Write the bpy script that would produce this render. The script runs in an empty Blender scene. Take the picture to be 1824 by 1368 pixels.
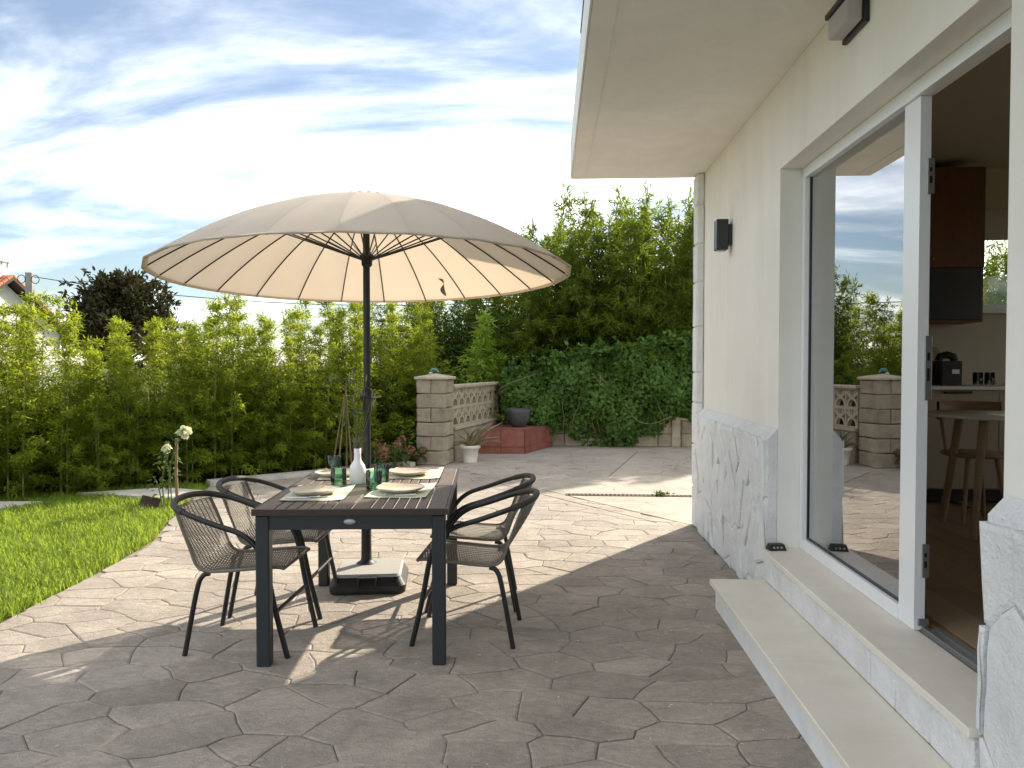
import bpy, bmesh, math, random
import numpy as np
from mathutils import Vector, Matrix, noise as mnoise
R = math.radians
sc = bpy.context.scene
COL = sc.collection

# ------------------------------------------------------------------ camera
cam = bpy.data.cameras.new('camera'); cam.sensor_width = 36.0; cam.sensor_fit = 'HORIZONTAL'
cam.lens = 36.0 * 1370 / 1824; cam.clip_start = 0.05; cam.clip_end = 2000
camo = bpy.data.objects.new('camera', cam); COL.objects.link(camo)
camo.location = (0, 0, 1.42); camo.rotation_euler = (R(90 - 1.505), 0, R(2.84))
sc.camera = camo

# ------------------------------------------------------------------ sky and sun
SUN_AZ, SUN_EL = 34.5, 30.8          # degrees right of +Y, above the horizon
S = Vector((math.sin(R(SUN_AZ)) * math.cos(R(SUN_EL)), math.cos(R(SUN_AZ)) * math.cos(R(SUN_EL)), math.sin(R(SUN_EL))))
w = bpy.data.worlds.new('World'); sc.world = w; w.use_nodes = True
nt = w.node_tree; nt.nodes.clear(); L = nt.links.new
def N(t, **k):
    n = nt.nodes.new(t)
    for a, b in k.items(): setattr(n, a, b)
    return n
out = N('ShaderNodeOutputWorld'); bg = N('ShaderNodeBackground'); L(bg.outputs[0], out.inputs[0])
bg.inputs['Strength'].default_value = 0.15
sky = N('ShaderNodeTexSky', sky_type='NISHITA', sun_disc=False)
sky.sun_elevation = R(SUN_EL); sky.sun_rotation = R(SUN_AZ); sky.air_density = 1.0; sky.dust_density = 0.4; sky.ozone_density = 2.0
tc = N('ShaderNodeTexCoord'); sep = N('ShaderNodeSeparateXYZ'); L(tc.outputs['Generated'], sep.inputs[0])
def M(op, a, b=None, c=None, clamp=False):
    n = N('ShaderNodeMath', operation=op); n.use_clamp = clamp
    for i, v in enumerate((a, b, c)):
        if v is None: continue
        if isinstance(v, (int, float)): n.inputs[i].default_value = v
        else: L(v, n.inputs[i])
    return n.outputs[0]
zz = M('ADD', M('MAXIMUM', sep.outputs[2], 0.0), 0.24)
cmb = N('ShaderNodeCombineXYZ'); L(M('DIVIDE', sep.outputs[0], zz), cmb.inputs[0]); L(M('DIVIDE', sep.outputs[1], zz), cmb.inputs[1])
mp = N('ShaderNodeMapping'); mp.inputs['Rotation'].default_value = (0, 0, R(62)); mp.inputs['Scale'].default_value = (0.55, 1.25, 1); mp.inputs['Location'].default_value = (2.3, 0.4, 0)
L(cmb.outputs[0], mp.inputs[0])
n1 = N('ShaderNodeTexNoise'); n1.inputs['Scale'].default_value = 1.25; n1.inputs['Detail'].default_value = 9; n1.inputs['Roughness'].default_value = 0.55; n1.inputs['Distortion'].default_value = 0.6
L(mp.outputs[0], n1.inputs[0])
n2 = N('ShaderNodeTexNoise'); n2.inputs['Scale'].default_value = 5.0; n2.inputs['Detail'].default_value = 7; n2.inputs['Roughness'].default_value = 0.6; n2.inputs['Distortion'].default_value = 0.4
L(mp.outputs[0], n2.inputs[0])
dot = N('ShaderNodeVectorMath', operation='DOT_PRODUCT'); L(tc.outputs['Generated'], dot.inputs[0]); dot.inputs[1].default_value = S
glow = M('POWER', M('MAXIMUM', dot.outputs['Value'], 0.0), 5.0)
dens = M('ADD', M('ADD', M('MULTIPLY', n1.outputs[0], 1.0), M('MULTIPLY', n2.outputs[0], 0.17)), M('MULTIPLY', glow, 0.12))
rmp = N('ShaderNodeMapRange', interpolation_type='SMOOTHSTEP'); L(dens, rmp.inputs[0])
rmp.inputs[1].default_value = 0.50; rmp.inputs[2].default_value = 0.90; rmp.inputs[3].default_value = 0.06; rmp.inputs[4].default_value = 0.95
ccol = N('ShaderNodeMixRGB'); L(M('MINIMUM', M('MULTIPLY', glow, 1.2), 1.0), ccol.inputs[0])
CLOUD_A = (6.3, 6.2, 6.0, 1); CLOUD_B = (7.4, 7.0, 6.1, 1)
ccol.inputs[1].default_value = CLOUD_A; ccol.inputs[2].default_value = CLOUD_B
mix = N('ShaderNodeMixRGB'); L(rmp.outputs[0], mix.inputs[0]); hsv = N('ShaderNodeHueSaturation'); hsv.inputs['Saturation'].default_value = 1.25; hsv.inputs['Value'].default_value = 0.175; L(sky.outputs[0], hsv.inputs['Color']); L(hsv.outputs[0], mix.inputs[1]); L(ccol.outputs[0], mix.inputs[2])
L(mix.outputs[0], bg.inputs[0])

sl = bpy.data.lights.new('sun', 'SUN'); sl.energy = 2.0; sl.angle = R(0.8); sl.color = (1.0, 0.90, 0.74)
so = bpy.data.objects.new('sun', sl); COL.objects.link(so); so.location = (20, 30, 25)
so.rotation_euler = (-S).to_track_quat('-Z', 'Y').to_euler()
sc.view_settings.view_transform = 'Standard'; sc.view_settings.look = 'None'; sc.view_settings.gamma = 1
sc.view_settings.use_curve_mapping = False
sc.view_settings.exposure = 2.2
sc.render.engine = 'CYCLES'
cy = sc.cycles; cy.max_bounces = 10; cy.diffuse_bounces = 5; cy.glossy_bounces = 4; cy.transmission_bounces = 8; cy.transparent_max_bounces = 12
cy.use_denoising = True; cy.sample_clamp_indirect = 6

# ------------------------------------------------------------------ materials
MATS = {}
def mat(name, col, rough=0.6, col2=None, nscale=6.0, bump=0.0, bscale=40.0, spec=0.4, metal=0.0, obj_var=0.0, stretch=None, spots=None, bdist=0.004, detail=5, translucent=0.0, tcol=None, island=False):
    if island: spec, rough = min(spec, .2), max(rough, .55)
    m = bpy.data.materials.new(name); m.use_nodes = True; t = m.node_tree; t.nodes.clear()
    def n_(ty, **k):
        n = t.nodes.new(ty)
        for a, b in k.items(): setattr(n, a, b)
        return n
    o = n_('ShaderNodeOutputMaterial'); p = n_('ShaderNodeBsdfPrincipled')
    p.inputs['Roughness'].default_value = rough; p.inputs['Specular IOR Level'].default_value = spec; p.inputs['Metallic'].default_value = metal
    geo = n_('ShaderNodeNewGeometry')
    vec = geo.outputs['Position']
    if stretch:
        tcn = n_('ShaderNodeTexCoord'); mpn = n_('ShaderNodeMapping'); mpn.inputs['Scale'].default_value = stretch
        t.links.new(tcn.outputs['Object'], mpn.inputs[0]); vec = mpn.outputs[0]
    c1 = (*col, 1); last = None
    if col2 is not None:
        mixn = n_('ShaderNodeMixRGB'); mixn.inputs[1].default_value = c1; mixn.inputs[2].default_value = (*col2, 1)
        if island:
            t.links.new(geo.outputs['Random Per Island'], mixn.inputs[0])
        else:
            ns = n_('ShaderNodeTexNoise'); ns.inputs['Scale'].default_value = nscale; ns.inputs['Detail'].default_value = detail; ns.inputs['Roughness'].default_value = 0.62
            t.links.new(vec, ns.inputs[0])
            mr = n_('ShaderNodeMapRange'); mr.inputs[1].default_value = 0.34; mr.inputs[2].default_value = 0.68
            t.links.new(ns.outputs[0], mr.inputs[0]); t.links.new(mr.outputs[0], mixn.inputs[0])
        last = mixn.outputs[0]
    if spots:
        sc_, thr, scol = spots
        ns = n_('ShaderNodeTexNoise'); ns.inputs['Scale'].default_value = sc_; ns.inputs['Detail'].default_value = 6; ns.inputs['Roughness'].default_value = 0.75
        t.links.new(vec, ns.inputs[0])
        mr = n_('ShaderNodeMapRange'); mr.inputs[1].default_value = thr; mr.inputs[2].default_value = thr + 0.07; mr.inputs[4].default_value = 0.75
        t.links.new(ns.outputs[0], mr.inputs[0])
        mixn = n_('ShaderNodeMixRGB'); mixn.inputs[1].default_value = c1; mixn.inputs[2].default_value = (*scol, 1)
        if last: t.links.new(last, mixn.inputs[1])
        t.links.new(mr.outputs[0], mixn.inputs[0]); last = mixn.outputs[0]
    if obj_var:
        oi = n_('ShaderNodeObjectInfo'); mr = n_('ShaderNodeMapRange'); mr.inputs[3].default_value = 1 - obj_var; mr.inputs[4].default_value = 1 + obj_var
        t.links.new(oi.outputs['Random'], mr.inputs[0])
        hs = n_('ShaderNodeHueSaturation'); hs.inputs['Color'].default_value = c1
        if last: t.links.new(last, hs.inputs['Color'])
        t.links.new(mr.outputs[0], hs.inputs['Value']); last = hs.outputs[0]
    if last: t.links.new(last, p.inputs['Base Color'])
    else: p.inputs['Base Color'].default_value = c1
    if bump:
        bs = bscale if isinstance(bscale, (tuple, list)) else (bscale,)
        prev = None
        for s_ in bs:
            ns = n_('ShaderNodeTexNoise'); ns.inputs['Scale'].default_value = s_; ns.inputs['Detail'].default_value = 6; ns.inputs['Roughness'].default_value = 0.6
            t.links.new(vec, ns.inputs[0])
            b = n_('ShaderNodeBump'); b.inputs['Strength'].default_value = bump; b.inputs['Distance'].default_value = bdist
            t.links.new(ns.outputs[0], b.inputs['Height'])
            if prev: t.links.new(prev, b.inputs['Normal'])
            prev = b.outputs[0]
        t.links.new(prev, p.inputs['Normal'])
    if translucent:
        tr = n_('ShaderNodeBsdfTranslucent'); mx = n_('ShaderNodeMixShader'); mx.inputs[0].default_value = translucent
        if tcol is not None: tr.inputs[0].default_value = (*tcol, 1)
        elif last: t.links.new(last, tr.inputs[0])
        else: tr.inputs[0].default_value = c1
        if tcol is not None and last is not None:
            mm = n_('ShaderNodeMixRGB', blend_type='MIX'); mm.inputs[0].default_value = 0.65; mm.inputs[2].default_value = (*tcol, 1)
            t.links.new(last, mm.inputs[1]); t.links.new(mm.outputs[0], tr.inputs[0])
        t.links.new(p.outputs[0], mx.inputs[1]); t.links.new(tr.outputs[0], mx.inputs[2]); t.links.new(mx.outputs[0], o.inputs[0])
    else: t.links.new(p.outputs[0], o.inputs[0])
    MATS[name] = m
    return m
def mottle(m, scale, lo, hi, thr=(0.40, 0.62), stretch=(1, 1, 1), dist=1.5):
    """multiply the base colour by a second, finer patchiness (grain and wear that stay with the surface)"""
    t = m.node_tree; p = next(n for n in t.nodes if n.type == 'BSDF_PRINCIPLED'); geo = t.nodes.new('ShaderNodeNewGeometry')
    mp_ = t.nodes.new('ShaderNodeMapping'); mp_.inputs['Scale'].default_value = stretch; t.links.new(geo.outputs['Position'], mp_.inputs[0])
    ns = t.nodes.new('ShaderNodeTexNoise'); ns.inputs['Scale'].default_value = scale; ns.inputs['Detail'].default_value = 9; ns.inputs['Roughness'].default_value = 0.7; ns.inputs['Distortion'].default_value = dist
    t.links.new(mp_.outputs[0], ns.inputs[0])
    mr = t.nodes.new('ShaderNodeMapRange'); mr.inputs[1].default_value = thr[0]; mr.inputs[2].default_value = thr[1]; mr.inputs[3].default_value = lo; mr.inputs[4].default_value = hi
    t.links.new(ns.outputs[0], mr.inputs[0])
    mx = t.nodes.new('ShaderNodeMixRGB'); mx.blend_type = 'MULTIPLY'; mx.inputs[0].default_value = 1
    if p.inputs['Base Color'].links: t.links.new(p.inputs['Base Color'].links[0].from_socket, mx.inputs[1])
    else: mx.inputs[1].default_value = p.inputs['Base Color'].default_value
    t.links.new(mr.outputs[0], mx.inputs[2]); t.links.new(mx.outputs[0], p.inputs['Base Color'])
def cracks(m, scale, width, dark):
    t = m.node_tree; p = next(n for n in t.nodes if n.type == 'BSDF_PRINCIPLED'); geo = t.nodes.new('ShaderNodeNewGeometry')
    ns = t.nodes.new('ShaderNodeTexNoise'); ns.inputs['Scale'].default_value = 5; ns.inputs['Detail'].default_value = 4; t.links.new(geo.outputs['Position'], ns.inputs[0])
    va = t.nodes.new('ShaderNodeVectorMath'); va.operation = 'SCALE'; va.inputs['Scale'].default_value = 0.12; t.links.new(ns.outputs['Color'], va.inputs[0])
    vb = t.nodes.new('ShaderNodeVectorMath'); vb.operation = 'ADD'; t.links.new(geo.outputs['Position'], vb.inputs[0]); t.links.new(va.outputs[0], vb.inputs[1])
    vo = t.nodes.new('ShaderNodeTexVoronoi'); vo.feature = 'DISTANCE_TO_EDGE'; vo.inputs['Scale'].default_value = scale; t.links.new(vb.outputs[0], vo.inputs[0])
    mr = t.nodes.new('ShaderNodeMapRange'); mr.inputs[1].default_value = width * .3; mr.inputs[2].default_value = width; mr.inputs[3].default_value = dark; mr.inputs[4].default_value = 1
    t.links.new(vo.outputs['Distance'], mr.inputs[0])
    mx = t.nodes.new('ShaderNodeMixRGB'); mx.blend_type = 'MULTIPLY'
    n2_ = t.nodes.new('ShaderNodeTexNoise'); n2_.inputs['Scale'].default_value = 1.3; t.links.new(geo.outputs['Position'], n2_.inputs[0])
    m2 = t.nodes.new('ShaderNodeMapRange'); m2.inputs[1].default_value = .4; m2.inputs[2].default_value = .6; t.links.new(n2_.outputs[0], m2.inputs[0]); t.links.new(m2.outputs[0], mx.inputs[0])
    t.links.new(p.inputs['Base Color'].links[0].from_socket, mx.inputs[1]); t.links.new(mr.outputs[0], mx.inputs[2]); t.links.new(mx.outputs[0], p.inputs['Base Color'])
def glass_mat(name, tint, fac_lo, ior, rough=0.0):
    m = bpy.data.materials.new(name); m.use_nodes = True; t = m.node_tree; t.nodes.clear()
    o = t.nodes.new('ShaderNodeOutputMaterial'); tr = t.nodes.new('ShaderNodeBsdfTransparent'); gl = t.nodes.new('ShaderNodeBsdfGlossy')
    fr = t.nodes.new('ShaderNodeFresnel'); mx = t.nodes.new('ShaderNodeMixShader'); ad = t.nodes.new('ShaderNodeMath'); ad.operation = 'ADD'; ad.use_clamp = True
    tr.inputs[0].default_value = (*tint, 1); gl.inputs['Roughness'].default_value = rough; fr.inputs[0].default_value = ior
    ad.inputs[1].default_value = fac_lo
    t.links.new(fr.outputs[0], ad.inputs[0]); t.links.new(ad.outputs[0], mx.inputs[0]); t.links.new(tr.outputs[0], mx.inputs[1]); t.links.new(gl.outputs[0], mx.inputs[2]); t.links.new(mx.outputs[0], o.inputs[0])
    return m
m_plaster = mat('cream_plaster', (0.86, 0.84, 0.785), 0.9, (0.80, 0.78, 0.715), 1.1, 0.25, (60, 12), 0.15, bdist=0.003)
m_white = mat('white_masonry_paint', (0.82, 0.83, 0.83), 0.85, (0.75, 0.76, 0.75), 7, 0.9, (9, 26, 80), 0.2, bdist=0.010)
m_whitepatch = mat('white_render', (0.80, 0.81, 0.80), 0.85, (0.72, 0.73, 0.72), 5, 0.4, (25, 80), 0.2)
mottle(m_plaster, 4, .95, 1.0, (.35, .6), (1, 1, .10), .5); mottle(m_plaster, .9, .955, 1.015, (.3, .7), (1, 1, .35), 1); mottle(m_white, 3.5, .90, 1.03, (.32, .62)); mottle(m_whitepatch, 3, .93, 1.02, (.32, .62))
m_frame = mat('white_lacquer', (0.80, 0.82, 0.83), 0.3, spec=0.5)
m_marble = mat('cream_limestone', (0.80, 0.755, 0.67), 0.5, (0.75, 0.69, 0.595), 2.2, 0.1, 90, 0.4, spots=(35, 0.66, (0.50, 0.42, 0.32)))
mottle(m_marble, 2.6, .93, 1.03, (.35, .65))
m_stone = mat('stamped_concrete', (0.49, 0.425, 0.36), 0.72, (0.37, 0.32, 0.27), 2.6, 0.8, (9, 34, 130), 0.3, obj_var=0.13, spots=(11, 0.63, (0.60, 0.56, 0.50)), bdist=0.01)
mottle(m_stone, 9, .86, 1.10, stretch=(1, 2.2, 1)); mottle(m_stone, .8, .90, 1.08, (.35, .65)); mottle(m_stone, 38, .90, 1.22, (.50, .74), (1, 2.5, 1), .6)
m_joint = mat('dark_joint', (0.17, 0.14, 0.115), 0.9, (0.30, 0.25, 0.21), 8, 0.4, 60)
m_apron = mat('smooth_concrete', (0.43, 0.38, 0.32), 0.75, (0.33, 0.29, 0.245), 1.4, 0.5, (3.5, 18, 90), 0.3, spots=(2.4, 0.66, (0.45, 0.41, 0.36)), bdist=0.008)
mottle(m_apron, 5, .86, 1.08, stretch=(.6, 2.0, 1)); mottle(m_apron, 40, .93, 1.1); cracks(m_apron, 3.2, .035, .62)
m_kerb = mat('pale_kerb', (0.60, 0.57, 0.52), 0.85, (0.48, 0.45, 0.40), 4, 0.4, 50)
m_soil = mat('soil', (0.055, 0.04, 0.026), 0.95, (0.09, 0.065, 0.04), 5, 0.8, (20, 70), bdist=0.02)
m_ground = mat('meadow', (0.05, 0.07, 0.02), 0.95, (0.08, 0.08, 0.035), 0.3)
m_turf = mat('turf_base', (0.06, 0.085, 0.02), 0.95, (0.09, 0.08, 0.03), 4, 0.8, 60, bdist=0.01)
m_grass = mat('grass_blade', (0.13, 0.235, 0.026), 0.5, (0.25, 0.31, 0.05), translucent=0.5, tcol=(0.58, 0.72, 0.075), island=True)
m_bam = mat('bamboo_leaf', (0.09, 0.15, 0.02), 0.5, (0.17, 0.21, 0.028), translucent=0.6, tcol=(0.55, 0.62, 0.045), island=True, obj_var=0.15)
m_bam2 = mat('shaded_bamboo_leaf', (0.065, 0.11, 0.018), 0.5, (0.12, 0.16, 0.022), translucent=0.5, tcol=(0.34, 0.44, 0.03), island=True, obj_var=0.15)  # leaf colour darkened to carry the shade on the thicket's front
m_culm = mat('bamboo_culm', (0.20, 0.20, 0.06), 0.5, (0.15, 0.17, 0.05), 9)
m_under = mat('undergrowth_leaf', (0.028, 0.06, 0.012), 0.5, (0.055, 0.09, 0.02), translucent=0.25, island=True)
m_ivy = mat('ivy_leaf', (0.04, 0.10, 0.018), 0.5, (0.12, 0.21, 0.04), translucent=0.3, island=True, spec=0.5)
m_mag = mat('magnolia_leaf', (0.03, 0.045, 0.014), 0.4, (0.085, 0.065, 0.028), translucent=0.25, island=True)
m_bark = mat('bark', (0.10, 0.075, 0.05), 0.9, (0.06, 0.045, 0.03), 20, 0.6, 50)
m_canvas = mat('beige_canvas', (0.68, 0.62, 0.54), 0.9, (0.65, 0.58, 0.50), 3, 0.12, (220, 14), 0.1, translucent=0.38, tcol=(0.60, 0.46, 0.31))
m_black = mat('black_metal', (0.012, 0.013, 0.014), 0.38, spec=0.5)
m_anth = mat('anthracite_aluminium', (0.022, 0.027, 0.03), 0.42, spec=0.5, bump=0.1, bscale=300)
m_slat = mat('weathered_wood_slat', (0.15, 0.115, 0.095), 0.55, (0.10, 0.075, 0.06), 3, 0.3, 60, stretch=(30, 2, 30), obj_var=0.18)
m_edge = mat('dark_wood_edge', (0.055, 0.035, 0.03), 0.5, (0.04, 0.025, 0.022), 4)
m_wick = mat('grey_wicker', (0.20, 0.175, 0.135), 0.55, (0.13, 0.115, 0.09), 60)
m_wrap = mat('dark_wicker_wrap', (0.05, 0.045, 0.038), 0.6, (0.035, 0.03, 0.026), 80, 0.5, 400, bdist=0.002)
m_granite = mat('pale_granite_plate', (0.42, 0.41, 0.38), 0.7, (0.33, 0.32, 0.30), 90)
m_plastic = mat('black_plastic', (0.014, 0.014, 0.014), 0.5, (0.03, 0.028, 0.025), 12)
m_plate = mat('stoneware_glaze', (0.62, 0.54, 0.42), 0.25, (0.55, 0.46, 0.34), 9, spec=0.5)
m_rim = mat('stoneware_rim', (0.72, 0.68, 0.6), 0.3, (0.35, 0.27, 0.2), 30)
m_porc = mat('white_porcelain', (0.80, 0.78, 0.82), 0.35, spec=0.5)
m_steel = mat('steel', (0.55, 0.55, 0.55), 0.25, metal=1.0)
m_zinc = mat('zinc_plate', (0.32, 0.33, 0.33), 0.45, metal=0.8)
m_badge = mat('badge_plate', (0.45, 0.47, 0.47), 0.4, metal=0.3)
m_gglass = glass_mat('green_glass', (0.70, 0.92, 0.77), 0.03, 1.5)
m_pane = glass_mat('window_glass', (0.72, 0.84, 0.80), 0.44, 1.8)
m_pane2 = glass_mat('clear_glass', (0.9, 0.93, 0.9), 0.0, 1.45)
m_block = mat('split_face_block', (0.40, 0.35, 0.27), 0.95, (0.27, 0.235, 0.18), 6, 0.8, (18, 60), 0.1, obj_var=0.12, bdist=0.012)
m_breeze = mat('breeze_concrete', (0.50, 0.44, 0.34), 0.95, (0.38, 0.33, 0.25), 8, 0.4, 60, 0.1)
m_red = mat('red_tile', (0.27, 0.10, 0.075), 0.6, (0.20, 0.07, 0.052), 9, 0.2, 60, obj_var=0.14, spots=(14, 0.66, (0.36, 0.17, 0.12)))
m_grout = mat('dark_grout', (0.075, 0.04, 0.032), 0.9)
m_gpot = mat('grey_fibre_pot', (0.055, 0.055, 0.06), 0.6, (0.085, 0.085, 0.09), 20)
m_wpot = mat('white_pot', (0.70, 0.67, 0.60), 0.6, (0.6, 0.56, 0.48), 12)
m_aloe = mat('aloe_leaf', (0.17, 0.19, 0.09), 0.45, (0.26, 0.16, 0.11), 7, obj_var=0.2)
m_rust = mat('rusty_iron', (0.22, 0.14, 0.11), 0.8, (0.13, 0.08, 0.065), 40)
m_wood = mat('oak', (0.36, 0.24, 0.13), 0.5, (0.29, 0.19, 0.10), 4, stretch=(3, 3, 25))
m_walnut = mat('walnut_front', (0.15, 0.065, 0.028), 0.5, (0.11, 0.045, 0.02), 4, stretch=(40, 40, 3))
m_floorb = mat('oak_floor_board', (0.30, 0.20, 0.12), 0.35, (0.24, 0.155, 0.09), 4, stretch=(30, 2, 2), obj_var=0.15)
m_beige = mat('beige_cabinet', (0.36, 0.31, 0.22), 0.5)
m_roomw = mat('room_paint', (0.52, 0.48, 0.38), 0.9)
m_wtop = mat('white_table_top', (0.8, 0.78, 0.72), 0.4)
m_slate = mat('slate', (0.10, 0.105, 0.115), 0.6, (0.06, 0.062, 0.07), 12, 0.4, 40, obj_var=0.25)
m_rtile = mat('terracotta_tile', (0.42, 0.15, 0.08), 0.8, (0.30, 0.10, 0.055), 3, obj_var=0.15)
m_hwall = mat('pale_house_render', (0.62, 0.62, 0.58), 0.9, (0.5, 0.5, 0.46), 0.7)
m_brown = mat('dark_brown_timber', (0.05, 0.03, 0.022), 0.8)
m_conc = mat('pole_concrete', (0.34, 0.33, 0.30), 0.9, (0.22, 0.21, 0.19), 2.0, 0.4, 20)
m_cane = mat('dry_cane', (0.26, 0.19, 0.10), 0.7, (0.18, 0.13, 0.07), 12)
m_petal = mat('white_petal', (0.80, 0.80, 0.62), 0.6, (0.72, 0.74, 0.45), translucent=0.3, island=True)
m_pink = mat('faded_pink_petal', (0.36, 0.16, 0.13), 0.7, (0.26, 0.17, 0.09), translucent=0.25, island=True)
m_dry = mat('dry_petal', (0.28, 0.21, 0.10), 0.8, (0.18, 0.13, 0.06), translucent=0.2, island=True)
m_lime = mat('lime_leaf', (0.22, 0.36, 0.045), 0.5, (0.34, 0.46, 0.08), translucent=0.45, tcol=(0.5, 0.62, 0.06), island=True)
m_leaf = mat('garden_leaf', (0.06, 0.12, 0.03), 0.5, (0.12, 0.17, 0.05), translucent=0.35, island=True)
m_stem = mat('green_stem', (0.10, 0.12, 0.04), 0.7)
m_laven = mat('dry_lavender', (0.20, 0.16, 0.15), 0.8, (0.28, 0.22, 0.18), 40)
m_sprig = mat('sage_sprig', (0.20, 0.23, 0.13), 0.7, (0.27, 0.24, 0.15), translucent=0.3, island=True)
m_blue = mat('blue_glaze', (0.03, 0.16, 0.20), 0.2, (0.10, 0.30, 0.26), 40, spec=0.6)
m_diff = mat('lamp_diffuser', (0.62, 0.60, 0.62), 0.4, translucent=0.3)
m_strap = mat('strap_webbing', (0.20, 0.17, 0.14), 0.9)
m_blind = mat('roller_blind', (0.6, 0.56, 0.46), 0.9, translucent=0.25)

def mat_placemat():
    m = bpy.data.materials.new('striped_placemat'); m.use_nodes = True; t = m.node_tree
    p = t.nodes['Principled BSDF']; p.inputs['Roughness'].default_value = 0.85
    tcn = t.nodes.new('ShaderNodeTexCoord'); sp = t.nodes.new('ShaderNodeSeparateXYZ'); t.links.new(tcn.outputs['Object'], sp.inputs[0])
    wv = t.nodes.new('ShaderNodeTexWave'); wv.wave_type = 'BANDS'; wv.bands_direction = 'X'; wv.inputs['Scale'].default_value = 26; wv.inputs['Distortion'].default_value = 1.0
    t.links.new(tcn.outputs['Object'], wv.inputs[0])
    nz = t.nodes.new('ShaderNodeTexNoise'); nz.inputs['Scale'].default_value = 5; t.links.new(tcn.outputs['Object'], nz.inputs[0])
    r = t.nodes.new('ShaderNodeValToRGB'); r.color_ramp.elements[0].position = 0.42; r.color_ramp.elements[0].color = (0.36, 0.48, 0.42, 1); r.color_ramp.elements[1].position = 0.58; r.color_ramp.elements[1].color = (0.62, 0.63, 0.42, 1)
    t.links.new(nz.outputs[0], r.inputs[0])
    mx = t.nodes.new('ShaderNodeMixRGB'); mx.inputs[0].default_value = 0.4; t.links.new(wv.outputs[0], mx.inputs[0])
    t.links.new(r.outputs[0], mx.inputs[1]); mx.inputs[2].default_value = (0.72, 0.72, 0.60, 1)
    t.links.new(mx.outputs[0], p.inputs['Base Color'])
    return m
m_mat = mat_placemat()

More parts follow.
